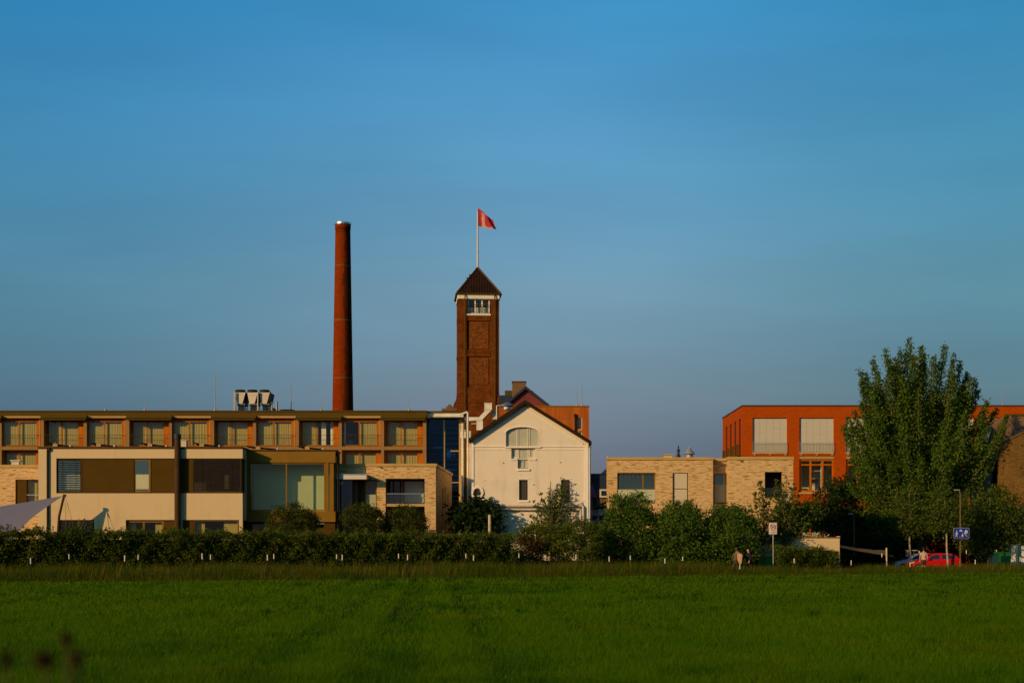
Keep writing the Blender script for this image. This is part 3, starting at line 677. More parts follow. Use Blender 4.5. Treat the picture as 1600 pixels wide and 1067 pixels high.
# ------------------------------------------------------------------ brown metal-clad house with the large glazing
D = 97.5
bh = thing('brown_house', 'brown metal clad house with wide double pane glazing beside the white house', 'building', (X(455, D), D, 0.9))
xr = X(524, D); xl = X(384, D); xe = X(524, D)
m = MB(); m.pb(384, 524, 704.5, 722.5, D, 2.6); m.build('fascia_band', M['brown_metal'], bh)
m = MB(); m.pb(383, 524.8, 702.4, 704.4, D-.07, 2.75); m.build('roof', M['bronze'], bh)
m = MB(); m.pb(384, 524, 798.5, 815, D+.02, 2.5); m.build('sill_band', M['brown_metal'], bh)
m = MB(); m.box(X(508.5, D), X(513.2, D), D+.04, D+.3, Z(798.4, D), Z(722.6, D)); m.build('corner_post', M['brown_metal'], bh)
m = MB(); m.box(X(384, D), X(389, D), D+.04, D+2.5, Z(798.4, D), Z(722.6, D)); m.build('corner_post', M['brown_metal'], bh)
m = MB(); m.box(X(514, D), X(521, D), D+.10, D+.35, Z(798.4, D), Z(722.6, D)); m.build('corner_post', M['brown_metal'], bh)
window(bh, 389.1, 508.4, 722.8, 798.2, D+.10, vm=(.49,), fw=.09, fd=.1, fmat='brown_metal', pmat='glass_teal')
m = MB(); m.box(X(389.2, D), X(522, D), D+1.75, D+1.8, Z(798.3, D), Z(722.7, D)); m.build('roller_blind', M['blind_olive'], bh)
m = MB(); m.wall(D+.36, D+2.5, Z(798.4, D), Z(722.6, D), [(D+.6, D+1.7, Z(797, D), Z(724, D))], .1, lambda u, z, d: (xr - d, u, z)); m.build('side_wall', M['brown_metal'], bh)
window_m(bh, D+.6, D+1.7, Z(797, D), Z(724, D), lambda u, d, z: (xr - .02 - d, u, z), fw=.06, pmat='glass_navy', name='side_window')
m = MB(); m.pwall(384, 523.5, 815.2, 890, D+.25, [(390, 445, 817, 880), (482, 506, 818, 824)], .1, z0=0); m.box(X(384, D), X(523.5, D), D+2.4, D+2.5, 0, Z(815.2, D)); m.box(X(522.5, D), X(523.5, D), D+.36, D+2.4, 0, Z(815.2, D)); m.build('ground_floor_wall', M['olive_panel'], bh)
window(bh, 390, 445, 817, 880, D+.28, fw=.08, pmat='glass')
m = MB(); m.pb(481, 507, 817.3, 818.6, D+.2, .1); m.build('handrail', M['steel'], bh)
m = MB(); m.tube([(X(527, D), D+.35, .4), (X(527, D), D+.35, Z(712, D)), (X(526, D), D+.1, Z(707, D))], .055, 8); m.pb(525, 528.6, 707, 712, D+.15, .3); m.build('drainpipe', M['dark_metal'], bh)
solar_panel(382, 433, 403, 702.2, D+.2, 'tilted solar panel at the left end of the brown house roof', 6.5)
solar_panel(463, 504, 480, 702.2, D+.2, 'tilted solar panel at the right end of the brown house roof', 6.5)

# porch canopy with dark blue wall
D = 98.1
pc = thing('entrance_porch', 'pale flat porch canopy over a dark blue clad wall, right of the brown house', 'porch', (X(552, D), D, 0.9))
m = MB(); m.box(X(518, D), X(572.5, D), D, D+1.4, Z(748.5, D), Z(741.5, D)); m.build('canopy', M['white_paint'], pc)
m = MB(); m.box(X(517.5, D), X(573, D), D-.05, D+1.42, Z(741.3, D), Z(740.2, D)); m.build('canopy_edge', M['steel'], pc)
m = MB(); m.box(X(520, D), X(549, D), D+.5, D+1.4, 0, Z(748.7, D)); m.build('side_wall', M['glass_navy'], pc)
m = MB(); m.box(X(549.2, D), X(556, D), D+1.0, D+1.4, 0, Z(748.7, D)); m.build('door_jamb', M['wood_dark'], pc)
m = MB(); m.tube([(X(534, D), D+.55, .4), (X(534, D), D+.55, Z(757, D))], .06, 8); m.pb(531.5, 536.8, 752.5, 757, D+.42, .25); m.build('drainpipe', M['grey_metal'], pc)

# ------------------------------------------------------------------ tan brick house in the middle-left
D = 99.3
bl = thing('brick_house', 'tan brick flat roofed house with a recessed balcony, left of the white gable', 'building', (X(600, D), D, 0.9))
A = Vector((X(681, D), D, 0)); B = Vector((X(706, 111.8), 111.8, 0)); dirv = (B-A).normalized(); nrm = Vector((-dirv.y, dirv.x, 0))
sm = lambda u, z, d: tuple(A + dirv*u + nrm*d + Vector((0, 0, z)))
L = (B-A).length
m = MB()
m.pwall(525, 681, 728.6, 890, D, [(556, 589, 749, 862), (602.5, 663.5, 747.5, 862)], .3, z0=0)
m.wall(0.31, L, 0, Z(728.6, D), [(4.6, 5.35, 3.2, 6.2), (6.6, 7.35, 3.2, 6.4), (8.9, 9.75, 3.0, 5.9), (8.9, 9.75, 0.5, 2.4)], .3, sm)
m.box(X(525, D), B.x-.4, 111.5, 111.8, 0, Z(728.6, D)); m.box(X(525, D), X(525, D)+.3, D+.31, 111.5, 0, Z(728.6, D))
m.build('wall', M['brick_tan'], bl)
m = MB(); z0, z1 = Z(728.4, D), Z(724.2, D)
m.slab([(X(524.6, D), D-.08), (A.x+.08, D-.08), (A.x+.06, D+.34), (X(524.6, D), D+.34)], z0, z1)
m.slab([(A.x-.32, D+.345), (A.x+.08, D+.345), (B.x+.08, 111.85), (B.x-.34, 111.85)], z0, z1-.003)
m.slab([(X(524.8, D), D+.345), (A.x-.325, D+.345), (B.x-.345, 111.8), (X(524.8, D), 112.6)], z0, z0+.12)
m.build('roof', M['coping'], bl)
for u0, u1, zz0, zz1 in ((4.6, 5.35, 3.2, 6.2), (6.6, 7.35, 3.2, 6.4), (8.9, 9.75, 3.0, 5.9), (8.9, 9.75, .5, 2.4)):
    window_m(bl, u0, u1, zz0, zz1, lambda u, d, z: sm(u, z, d+.18), fw=.06, pmat='glass_navy', name='side_window')
m = MB(); m.pb(556.2, 570, 749.2, 862, D+.16, .08); m.build('window_shutter', M['olive_panel'], bl)
window(bl, 570.1, 588.8, 749.2, 862, D+.18, fw=.07, fmat='brown_metal', pmat='glass')
m = MB(); m.pb(571, 588, 772.5, 800, D+.33, .02); m.build('privacy_screen', M['frost'], bl)
m = MB(); m.box(X(558, D), X(590, D), D+1.6, D+1.7, 0, Z(749, D)); m.build('room_wall', M['room_pale'], bl)
# recessed balcony
m = MB(); m.box(X(600, D), X(666, D), D+.31, D+3.2, Z(790.5, D), Z(787, D)); m.box(X(600, D), X(666, D), D+.31, D+3.2, Z(747, D), Z(744, D))
m.box(X(598, D), X(602.3, D), D+.31, D+3.2, 0, Z(744, D)); m.box(X(663.7, D), X(668, D), D+.31, D+3.2, 0, Z(744, D)); m.build('balcony_shell', M['brown_metal'], bl)
m = MB(); m.pb(602.6, 663.4, 786.8, 791, D+.06, .24); m.build('balcony_slab', M['coping'], bl)
m = MB(); m.pb(602.7, 663.3, 771.5, 786.6, D+.12, .015); m.build('balustrade_glass', M['glass'], bl)
m = MB(); m.pb(602.7, 663.3, 770.6, 771.6, D+.10, .05); m.build('handrail', M['steel'], bl)
window(bl, 602.4, 627, 747.2, 786.8, D+1.9, vm=(.5,), fw=.09, fmat='bronze', pmat='glass'); window(bl, 630, 663.6, 747.2, 786.8, D+1.9, fw=.07, fmat='bronze', pmat='glass')
m = MB(); m.pb(627.1, 629.9, 747.2, 786.8, D+1.88, .2); m.build('door_post', M['pale_stone'], bl)
m = MB(); m.pb(630, 663.6, 752, 786.8, D+2.2, .04); m.build('blind', M['blind_pale'], bl)
m = MB(); m.pb(602.4, 663.6, 747.2, 787, D+3.1, .05); m.build('room_wall', M['room'], bl)
m = MB(); m.pb(602.4, 663.6, 791.2, 862, D+1.2, .1); m.build('ground_floor_wall', M['olive_panel'], bl)
m = MB(); m.pb(594.5, 596.6, 729.5, 731.2, D-.1, .1); m.build('wall_lamp', M['dark_metal'], bl)

# tan brick house at the far left
bf = thing('brick_house', 'tan brick house at the far left edge, partly hidden by the white house', 'building', (X(10, D), D, 0.9))
m = MB(); m.pwall(-60, 110, 730.5, 890, D, [(24, 60, 749, 792)], .3, z0=0); m.box(X(-60, D), X(110, D), D+9.7, D+10, 0, Z(730.5, D)); m.box(X(-60, D), X(-60, D)+.3, D+.31, D+9.7, 0, Z(730.5, D)); m.box(X(110, D)-.3, X(110, D), D+.31, D+9.7, 0, Z(730.5, D)); m.build('wall', M['brick_tan'], bf)
m = MB(); m.box(X(-60.5, D), X(110.5, D), D-.08, D+10.08, Z(730.3, D), Z(726, D)); m.build('roof', M['coping'], bf)
m = MB(); m.pb(24.2, 41.5, 749.2, 792, D+.10, .06); m.build('window_shutter', M['olive_panel'], bf)
window(bf, 41.6, 60, 749.2, 791.8, D+.18, fw=.06, fmat='bronze', pmat='glass'); curtain(bf, 43.5, 60, 750, 791, D+.5, 'curtain')
m = MB(); m.pb(42, 60, 772.5, 773.3, D+.08, .03); m.build('handrail', M['steel'], bf)
t = thing('roof_planter', 'pale planter box with a leafy plant on the far left brick roof', 'planter', (X(24, D), D+1.0, Z(726, D)))
m = MB(); m.pb(15.5, 31.5, 718.4, 720.2, D+.9, .5); m.pb(17.5, 29.5, 720.3, 726, D+1.0, .35); m.build('box', M['beige_metal'], t)

# ------------------------------------------------------------------ glazed stair tower between the terrace and the white gable
D = 126.5
gs = thing('stair_tower', 'blue glass stair tower with pale canopy between the terrace and the white gable', 'building', (X(694, D), D, 0.9))
m = MB(); m.pb(666.5, 724, 645.0, 651.2, D-1.2, 4.5); m.build('canopy', M['cream_trim'], gs)
m = MB(); m.pb(664, 727, 642.0, 644.8, D-1.3, 4.7); m.build('gutter', M['fascia'], gs)
m = MB(); m.pb(667.5, 717, 651.4, 890, D+.05, .015); m.build('glass_front', M['glass_blue'], gs)
m = MB()
for k in range(22): m.pb(667.6, 717, 660+k*8.2, 660.45+k*8.2, D-.01, .05)
m.build('glazing_bars', M['glass_navy'], gs)
m = MB(); m.pb(692.6, 695.2, 656, 890, D-.08, .13); m.pb(717.1, 721.5, 651.4, 890, D-.08, .4); m.build('mullion', M['coping'], gs)
m = MB(); m.pb(704, 717, 703.5, 705.3, D-.05, .1); m.pb(702, 717, 753, 754.3, D-.05, .1); m.build('transom', M['coping'], gs)
m = MB(); m.pwall(667.5, 717, 652, 890, D+5, [(667.6, 693, 692, 700), (698, 705, 703, 715), (708, 712.5, 703, 715), (697, 705, 732, 738), (708, 712.5, 732, 736), (708, 712.5, 739, 742)], .15, z0=0); m.build('rear_wall', M['room'], gs)
m = MB(); m.pb(668, 717, 690.5, 692.3, D+.3, 4.6); m.pb(668, 717, 651.4, 652.2, D+3.4, 1.6); m.build('landing', M['room'], gs)
m = MB(); m.pb(667.7, 717, 652.5, 658.5, D+.4, .4); m.build('header', M['bronze'], gs)

# downpipes and duct between stair tower and gable
D = 102.6
for px, y0, r, c, lab in ((722.5, 660, .085, 'cream_trim', 'cream downpipe nearest the blue glass stair tower'), (726.3, 690, .06, 'fascia', 'thin brown downpipe between two cream ones left of the gable'),
                          (730.5, 643.5, .075, 'cream_trim', 'tall cream downpipe with a bend at the top left of the white gable'), (734.6, 672, .08, 'beige_metal', 'beige downpipe hard against the left edge of the white gable')):
    m = MB()
    pts = [(X(px, D), D+.6, 0.6), (X(px, D), D+.6, Z(y0, D))]
    if y0 < 650: pts += [(X(px-1.5, D), D+.9, Z(y0-1.6, D)), (X(px-14, D), D+3, Z(y0-1.8, D))]
    m.tube(pts, r, 8)
    for yy in (700, 745, 790): m.tube([(X(px, D), D+.6, Z(yy, D)), (X(px, D), D+.6, Z(yy+1.5, D))], r*1.3, 8)
    tag(m.build('downpipe', M[c], smooth=False), lab, 'downpipe', 'downpipes beside the white gable')
m = MB(); m.pb(719, 728, 673, 684, D+1, .9); m.pb(718.3, 728.7, 671.5, 672.9, D+.9, 1.1); tag(m.build('duct_box', M['cream_trim']), 'cream duct box on the wall right of the blue stair tower', 'duct')
m = MB(); m.pb(727.3, 730.8, 650, 668, D+1.2, .4); tag(m.build('pipe_sleeve', M['glass_navy']), 'short dark blue sleeve behind the bend of the tall downpipe', 'pipe sleeve')
D = 121.0
vd = thing('ventilation_duct', 'cream angular ventilation duct climbing over the roof at the left of the white gable', 'duct', (X(750, D), D, Z(672, D)))
m = MB(); m.prism([(X(727, D), Z(651.5, D)), (X(748.5, D), Z(651.5, D)), (X(757, D), Z(642.5, D)), (X(757, D), Z(630, D)), (X(768.5, D), Z(630, D)), (X(768.5, D), Z(640, D)), (X(752.5, D), Z(656.5, D)), (X(727, D), Z(657.5, D))], D, D+.8); m.build('duct_run', M['cream_trim'], vd)
m = MB(); m.pb(744.5, 754.5, 656.7, 672, D+.05, .7); m.build('duct_drop', M['cream_trim'], vd)
m = MB(); m.pb(756.3, 769.2, 629.2, 630.6, D-.04, .9); m.pb(756.4, 769.1, 639, 640, D-.03, .86); m.build('flange', M['beige_metal'], vd)
m = MB(); m.pb(732, 752, 657.8, 659.2, D+.4, .1); m.pb(736, 744, 661, 662.4, D+.4, .1); m.pb(768.5, 776, 641, 643, D+.5, .5); m.pb(769, 777, 643.1, 655, D+.5, .5); m.build('bracket', M['beige_metal'], vd)
D = 117.0
m = MB(); m.tube([(X(775.8, D), D+2, Z(655, D)), (X(775.8, D), D+2, Z(630.6, D)), (X(776.6, D), D+2, Z(629.6, D)), (X(788, D), D+2.2, Z(629.2, D))], .055, 8); tag(m.build('vent_pipe', M['white_paint']), 'thin white vent pipe with an elbow at the foot of the tower', 'pipe')
m = MB(); m.lathe([(.35, Z(640, D+3)), (.35, Z(636, D+3)), (.62, Z(634.5, D+3)), (.40, Z(631, D+3)), (.12, Z(628.4, D+3)), (.02, Z(628, D+3))], X(792.5, D+3), D+3, 16); tag(m.build('roof_vent', M['steel']), 'silver cone shaped roof vent left of the gable peak', 'vent')
m = MB(); m.pb(690, 714, 638, 641.5, 134, 3); m.pb(697, 709, 634.5, 637.9, 134.4, 2); m.pb(700, 705, 632, 634.4, 134.8, 1); tag(m.build('roof_hatch', M['wood_dark']), 'low stepped brown roof hatch at the left foot of the tower', 'roof hatch')

# ------------------------------------------------------------------ white gabled house
D = 101.6
gh = thing('gable_house', 'tall cream white gabled house with arched window below the brick tower', 'building', (X(829, D), D, 0.9))
xz = lambda a, b: (X(a, D), Z(b, D))
def arc(pxc, pyc, rx, ry, a0, a1, n): return [xz(pxc + rx*math.cos(R(a0+(a1-a0)*i/n)), pyc - ry*math.sin(R(a0+(a1-a0)*i/n))) for i in range(n+1)]
arch = [xz(790.5, 697.5)] + [xz(790.5, 677)] + [xz(817-26.5*math.cos(R(a)), 677-9.5*math.sin(R(a))) for a in range(15, 180, 15)] + [xz(843.5, 677), xz(843.5, 697.5)]
tee = [xz(*p) for p in ((799, 700), (799, 716.5), (809, 716.5), (809, 732), (825.5, 732), (825.5, 716.5), (836, 716.5), (836, 700))]
rect = lambda a, b, c, d: [xz(a, d), xz(a, c), xz(b, c), xz(b, d)]
rnd = [xz(746+6.3*math.cos(R(-a)), 769-6.3*math.sin(R(-a))) for a in range(0, 360, 20)]
outer = [(X(736.5, D), 0), xz(736.5, 688), xz(820, 630.5), xz(919.5, 692), (X(919.5, D), 0)]
m = MB(); m.gable(outer, [arch, tee, rect(811, 824.5, 749.5, 781), rect(876.5, 890.3, 749.5, 785), rnd], D, .4); m.build('wall', M['white_plaster'], gh)
m = MB(); m.box(X(736.5, D), X(736.5, D)+.4, D+.42, D+24, 0, Z(690, D)); m.box(X(919.5, D)-.4, X(919.5, D), D+.42, D+24, 0, Z(694, D)); m.prism(outer, D+24, D+24.3); m.build('side_wall', M['cream_wall'], gh)
m = MB(); m.box(X(737, D)+.4, X(919, D)-.4, D+4, D+4.1, 0, Z(690, D)); m.prism([xz(745, 690), xz(820, 640), xz(905, 690)], D+4.2, D+4.3); m.build('interior', M['room'], gh)
t0 = 4.6
m = MB()
m.prism([xz(733, 690.3), xz(733, 690.3-t0-.6), xz(820, 625.5), xz(820, 630.9)], D-.35, D+24.5); m.prism([xz(820.02, 630.9), xz(820.02, 625.5), xz(923.5, 689.3), xz(923.5, 695)], D-.35, D+24.5); m.build('roof', M['roof_tiles'], gh)
m = MB(); m.prism([xz(732.4, 691.2), xz(732.4, 685.8), xz(820, 626.4), xz(820, 631.6)], D-.42, D-.355); m.prism([xz(820.02, 631.6), xz(820.02, 626.4), xz(924, 690.4), xz(924, 695.8)], D-.42, D-.355); m.build('barge_board', M['board'], gh)
m = MB(); m.pb(817.5, 822.5, 623.5, 626.2, D-.3, .5); m.build('ridge_cap', M['ridge'], gh)
m = MB()   # mouldings: string course, raking bands, corner pilaster, arch relief
m.pb(738, 790, 696.6, 698.0, D-.06, .055); m.pb(844.5, 914, 696.6, 698.0, D-.06, .055); m.pb(738, 798, 701.6, 702.5, D-.04, .035); m.pb(837, 914, 701.6, 702.5, D-.04, .035)
m.prism([xz(741, 690.2), xz(741, 688.4), xz(820, 637.0), xz(820, 638.4)], D-.05, D-.003); m.prism([xz(820.02, 638.4), xz(820.02, 637.0), xz(911, 692.6), xz(911, 694.4)], D-.05, D-.003)
m.pb(913.6, 919.2, 695.5, 890, D-.08, .075); m.pb(737, 740.3, 692, 890, D-.05, .045)
pr = [xz(765+11*math.cos(R(a)), 752.5-5*math.sin(R(a))) for a in range(20, 161, 14)]; pr2 = [xz(765+10.3*math.cos(R(a)), 752.8-4.2*math.sin(R(a))) for a in range(160, 19, -14)]
m.prism(pr + pr2, D-.03, D-.003)
ar1 = [xz(817+29*math.cos(R(a)), 677.5-12.2*math.sin(R(a))) for a in range(8, 173, 12)]; ar2 = [xz(817+27.2*math.cos(R(a)), 677.5-10.4*math.sin(R(a))) for a in range(172, 7, -12)]
m.prism(ar1 + ar2, D-.05, D-.003)
m.pb(808.4, 827.2, 747.2, 748.6, D-.04, .035); m.pb(874, 893, 747.2, 748.6, D-.04, .035); m.pb(770, 905, 788.6, 789.2, D-.03, .027)
m.build('moulding', M['cream_wall'], gh)
m = MB(); m.pb(788.8, 845, 697.6, 699.6, D-.10, .3); m.pb(797.5, 808.6, 716.8, 718.8, D-.08, .3); m.pb(826, 837.5, 716.8, 718.8, D-.08, .3); m.pb(807.5, 827.5, 732.2, 735.2, D-.1, .3); m.pb(809, 826.5, 781.2, 784.4, D-.09, .3); m.pb(874.5, 892.3, 785.2, 788, D-.09, .3); m.build('sill', M['cream_wall'], gh)
# arched window
def arch_light(a, b, name='window'):
    top = lambda px: 677-9.5*math.sqrt(max(0.0, 1-((px-817)/26.5)**2))
    n = 6
    ins = [xz(a, 696.5)] + [xz(a+(b-a)*i/n, top(a+(b-a)*i/n)+1.0) for i in range(n+1)] + [xz(b, 696.5)]
    out = [xz(a-1.6, 697.5)] + [xz(a-1.6+(b-a+3.2)*i/n, top(min(max(a-1.6+(b-a+3.2)*i/n, 791), 843))-.1) for i in range(n+1)] + [xz(b+1.6, 697.5)]
    m = MB(); m.gable(out, [ins[::-1]], D+.16, .10); f = m.build(name, M['white_paint'], gh)
    m = MB(); m.prism(ins, D+.20, D+.22); m.build('pane', M['frost_green'], f)
arch_light(792.6, 806.6); arch_light(810.3, 824.2); arch_light(828.2, 841.6)
window(gh, 799.2, 808.9, 700.2, 716.3, D+.18, fw=.13, fmat='white_paint', pmat='frost_green')
window(gh, 809.1, 825.4, 700.2, 731.8, D+.18, fw=.08, hm=(.53,), fmat='white_paint', pmat='frost_green')
window(gh, 825.6, 835.8, 700.2, 716.3, D+.18, fw=.13, fmat='white_paint', pmat='frost_green')
railing(gh, 809.5, 825, 717.5, 731.5, D+.12, .25, .012, 'grey_metal')
window(gh, 811.1, 824.4, 749.7, 780.8, D+.14, fw=.06, fmat='board', pmat='glass_brown'); window(gh, 876.6, 890.2, 749.7, 784.8, D+.14, fw=.06, fmat='board', pmat='glass_brown')
def ring(pxc, pyc, r0, r1, y0, y1):
    m = MB(); n = 24; cx, cz = xz(pxc, pyc); k = D/F
    o_ = [(cx+r1*k*math.cos(2*PI*i/n), cz+r1*k*math.sin(2*PI*i/n)) for i in range(n)]; i_ = [(cx+r0*k*math.cos(-2*PI*i/n), cz+r0*k*math.sin(-2*PI*i/n)) for i in range(n)]
    m.gable(o_, [i_], y0, y1-y0); return m
ring(746, 769, 6.5, 9.6, D-.09, D-.003).build('window_surround', M['cream_wall'], gh)
rw = ring(746, 769, 5.0, 6.2, D+.12, D+.2).build('round_window', M['white_paint'], gh)
m = MB(); m.prism([xz(746+5.2*math.cos(R(a)), 769-5.2*math.sin(R(a))) for a in range(0, 360, 20)], D+.15, D+.16); m.build('pane', M['glass_brown'], rw)
m = MB(); m.tube([(X(921.3, D), D-.12, .6), (X(921.3, D), D-.12, Z(700, D)), (X(922.8, D), D-.2, Z(697, D))], .075, 8); m.build('downpipe', M['grey_metal'], gh)
for yy, r_, xe, lab in ((790.2, .095, 909.5, ''), (795.8, .085, 905.5, '')):
    m = MB(); m.tube([(X(770, D), D-.2, Z(yy, D)), (X(xe, D), D-.2, Z(yy, D)), (X(xe+1.6, D), D-.2, Z(yy+1.6, D)), (X(xe+1.6, D), D-.2, .8)], r_, 10); m.build('wall_pipe', M['beige_metal'], gh)
for px, py in ((786.5, 723), (875.5, 722), (834, 757)):
    m = MB(); m.pb(px-.6, px+.6, py-.6, py+.6, D-.05, .045); m.build('wall_anchor', M['board'], gh)

# ------------------------------------------------------------------ rust coloured block behind the gable
D = 135.0
rb = thing('rust_block', 'flat roofed rust orange metal clad block behind the white gable', 'building', (X(860, D), D, 0.9))
m = MB(); m.pwall(779, 920.5, 636, 890, D, [(902, 909.5, 652, 671.5), (902, 909.5, 674.5, 697)], .25, z0=0)
m.box(X(920.5, D)-.25, X(920.5, D), D+.26, D+12, 0, Z(636, D)); m.box(X(779, D), X(779, D)+.25, D+.26, D+12, 0, Z(636, D)); m.box(X(779, D), X(920.5, D), D+12.01, D+12.2, 0, Z(636, D)); m.build('wall', M['rust'], rb)
m = MB(); m.box(X(778.6, D), X(921, D), D-.05, D+12.3, Z(635.8, D), Z(633.6, D)); m.build('roof', M['brown_metal'], rb)
m = MB()
for px in np.arange(786, 900, 11.6): m.pb(px, px+.35, 637, 760, D-.012, .01)
m.pb(779.5, 901, 653.2, 653.6, D-.014, .01); m.build('panel_joint', M['wood_dark'], rb)
for a in (652, 674.5):
    window(rb, 902, 909.5, a, a+(19.5 if a < 660 else 22.5), D+.1, fw=.07, fmat='beige_metal', pmat='glass_brown')
m = MB(); m.tube([(X(898.5, D), D-.12, 1), (X(898.5, D), D-.12, Z(648, D))], .06, 8); m.pb(896.8, 900.2, 646.5, 651, D-.22, .2); m.build('drainpipe', M['dark_metal'], rb)
m = MB(); m.box(X(780, D), X(920, D), D+4, D+4.1, 0, Z(637, D)); m.build('interior', M['room'], rb)
lightning_rod(901.3, 607, 634, D+1, 'shorter of the pair of rods on the rust orange block', 0.025)
lightning_rod(909.3, 599, 634, D+1, 'taller of the pair of rods on the rust orange block', 0.025)

# ------------------------------------------------------------------ maroon gabled house behind
D = 143.0
mg = thing('maroon_house', 'maroon gabled house with navy roof peeking up behind the white gable', 'building', (X(820, D), D, 0.9))
m = MB(); m.gable([(X(786, D), 0), xz(786, 640), xz(821.5, 610), xz(858, 638), (X(858, D), 0)] if False else [(X(784, D), 0), (X(784, D), Z(640, D)), (X(821.5, D), Z(609, D)), (X(858, D), Z(637, D)), (X(858, D), 0)], [], D, .4); m.box(X(786, D), X(786, D)+.4, D+.41, D+14, 0, Z(640, D)); m.box(X(857, D)-.4, X(857, D), D+.41, D+14, 0, Z(638, D)); m.build('wall', M['maroon'], mg)
zz = lambda a, b: (X(a, D), Z(b, D))
m = MB(); m.prism([zz(779, 643.5), zz(779, 639.5), zz(821.4, 603.5), zz(821.4, 608.2)], D-.4, D+14); m.prism([zz(821.42, 608.2), zz(821.42, 603.5), zz(862, 635.5), zz(862, 640)], D-.4, D+14); m.build('roof', M['navy_roof'], mg)
m = MB(); m.pb(780, 804, 617.5, 645, D+5, 6); m.build('side_roof', M['navy_roof'], mg)
m = MB(); m.pb(800.3, 822, 596.6, 625, D+3, 1.6); m.build('chimney', M['brick_brown'], mg)
m = MB(); m.pb(799.7, 822.6, 595.4, 596.5, D+2.9, 1.8); m.build('chimney_cap', M['fascia'], mg)
m = MB(); m.pb(788.8, 800.2, 610, 617.4, D+5.2, 1.5); m.pb(829, 833, 610.5, 622, D+5.2, 1.5); m.build('roof_stack', M['fascia'], mg)

# ------------------------------------------------------------------ round brick chimney
D = 165.0
ch = thing('factory_chimney', 'tall round tapering red brick factory chimney', 'chimney', (X(535.7, D), D, 0))
k = D/F; zt, zb = Z(352, D), 0.0
def rad_at(z): return (11.6 + (16.3-11.6)*(Z(352, D)-z)/(Z(352, D)-Z(641, D)))*k
prof = [(rad_at(z), z) for z in np.linspace(0, zt-.5, 60)] + [(rad_at(zt)+.05, zt-.49), (rad_at(zt)+.05, zt), (rad_at(zt)-.35, zt), (rad_at(zt)-.35, zt-2)]
m = MB(); m.lathe(prof, X(535.7, D), D, 48); 
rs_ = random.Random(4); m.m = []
for f_ in m.f:                                    # shade painted into the brick of one side, mixed with soot, ragged edge
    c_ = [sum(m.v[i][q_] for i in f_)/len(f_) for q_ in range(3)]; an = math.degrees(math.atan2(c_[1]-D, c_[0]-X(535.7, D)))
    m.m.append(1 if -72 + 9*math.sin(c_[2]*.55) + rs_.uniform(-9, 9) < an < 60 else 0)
m.build('shaft', [M['brick_chimney'], M['brick_shade_soot']], ch, smooth=True)
m = MB(); m.lathe([(rad_at(zt)+.10, zt+.01), (rad_at(zt)+.10, zt+.22), (rad_at(zt)-.40, zt+.22), (rad_at(zt)-.40, zt+.01)], X(535.7, D), D, 40); m.build('steel_cap', M['steel'], ch)
m = MB(); a_ = R(-62)
for z in np.arange(6, zt-.4, .34):
    r = rad_at(z); c_, s_ = math.cos(a_), math.sin(a_); px_, py_ = X(535.7, D)+c_*r, D+s_*r; tx, ty = -s_*.22, c_*.22
    m.tube([(px_-tx, py_-ty, z), (px_-tx+c_*.16, py_-ty+s_*.16, z), (px_+tx+c_*.16, py_+ty+s_*.16, z), (px_+tx, py_+ty, z)], .022, 5)
m.build('climbing_irons', M['dark_metal'], ch)
m = MB()
for frac in (0.14, 0.30, 0.47, 0.64, .8):
    z = zt*frac + 3; m.lathe([(rad_at(z)+.012, z), (rad_at(z)+.02, z+.03), (rad_at(z)+.012, z+.10)], X(535.7, D), D, 40)
m.build('steel_band', M['wood_dark'], ch)

# ------------------------------------------------------------------ brick tower
D = 150.0; k = D/F
TX, TY = X(745.6, D), D + 2.2
tw = thing('brick_tower', 'square brick tower with pyramid roof and a flagpole on top', 'tower', (TX, TY, 0), R(4.2))
lx = lambda px: (px-745.6)*k
h = 32.2*k
def cbox(mb, px0, px1, py0, py1, proud, dep=.5):          # on all four faces of the tower, local coordinates
    for q_ in range(4):
        c, s_ = round(math.cos(q_*PI/2)), round(math.sin(q_*PI/2))
        a0, a1, z0, z1, y0, y1 = lx(px0), lx(px1), Z(py1, D), Z(py0, D), -h-proud, -h-proud+dep
        P = [(a0,y0,z0),(a1,y0,z0),(a1,y1,z0),(a0,y1,z0),(a0,y0,z1),(a1,y0,z1),(a1,y1,z1),(a0,y1,z1)]
        mb.add([(x*c - y*s_, x*s_ + y*c, z) for x, y, z in P], [(0,3,2,1),(4,5,6,7),(0,1,5,4),(1,2,6,5),(2,3,7,6),(3,0,4,7)])
m = MB(); hc = h-.12
wz0, wz1, wx = Z(490.3, D), Z(466.5, D), lx(728.2)
m.box(-hc, hc, -hc, hc, 0, wz0)
m.box(-hc, hc, -hc+.9, hc, wz0, Z(459, D)); m.box(-hc, wx, -hc, -hc+.9, wz0, Z(459, D)); m.box(-wx, hc, -hc, -hc+.9, wz0, Z(459, D))
m.build('shaft', M['brick_tower'], tw, local=True)
m = MB()
for q_ in (-1, 1):
    for r_ in (-1, 1): m.box(q_*h - q_*.95, q_*h, r_*h - r_*.95, r_*h, Z(616.8, D), Z(467.2, D))
m.build('corner_pier', M['brick_tower'], tw, local=True)
for (a, b, pr) in ((490.8, 497, .05), (497.2, 501, .02), (546.5, 550.5, .02), (551, 556.5, .06), (605, 610, .03), (610.2, 616.8, .06)):
    m = MB(); cbox(m, 727.5, 764, a, b, pr, pr+.3); m.build('brick_band', M['brick_tower'], tw, local=True)
m = MB()
for a, b in ((503.5, 545), (559, 600)): cbox(m, 731, 761, a, b, -.05, .2)
m.build('brick_panel', M['brick_tower_panel'], tw, local=True)
m = MB()
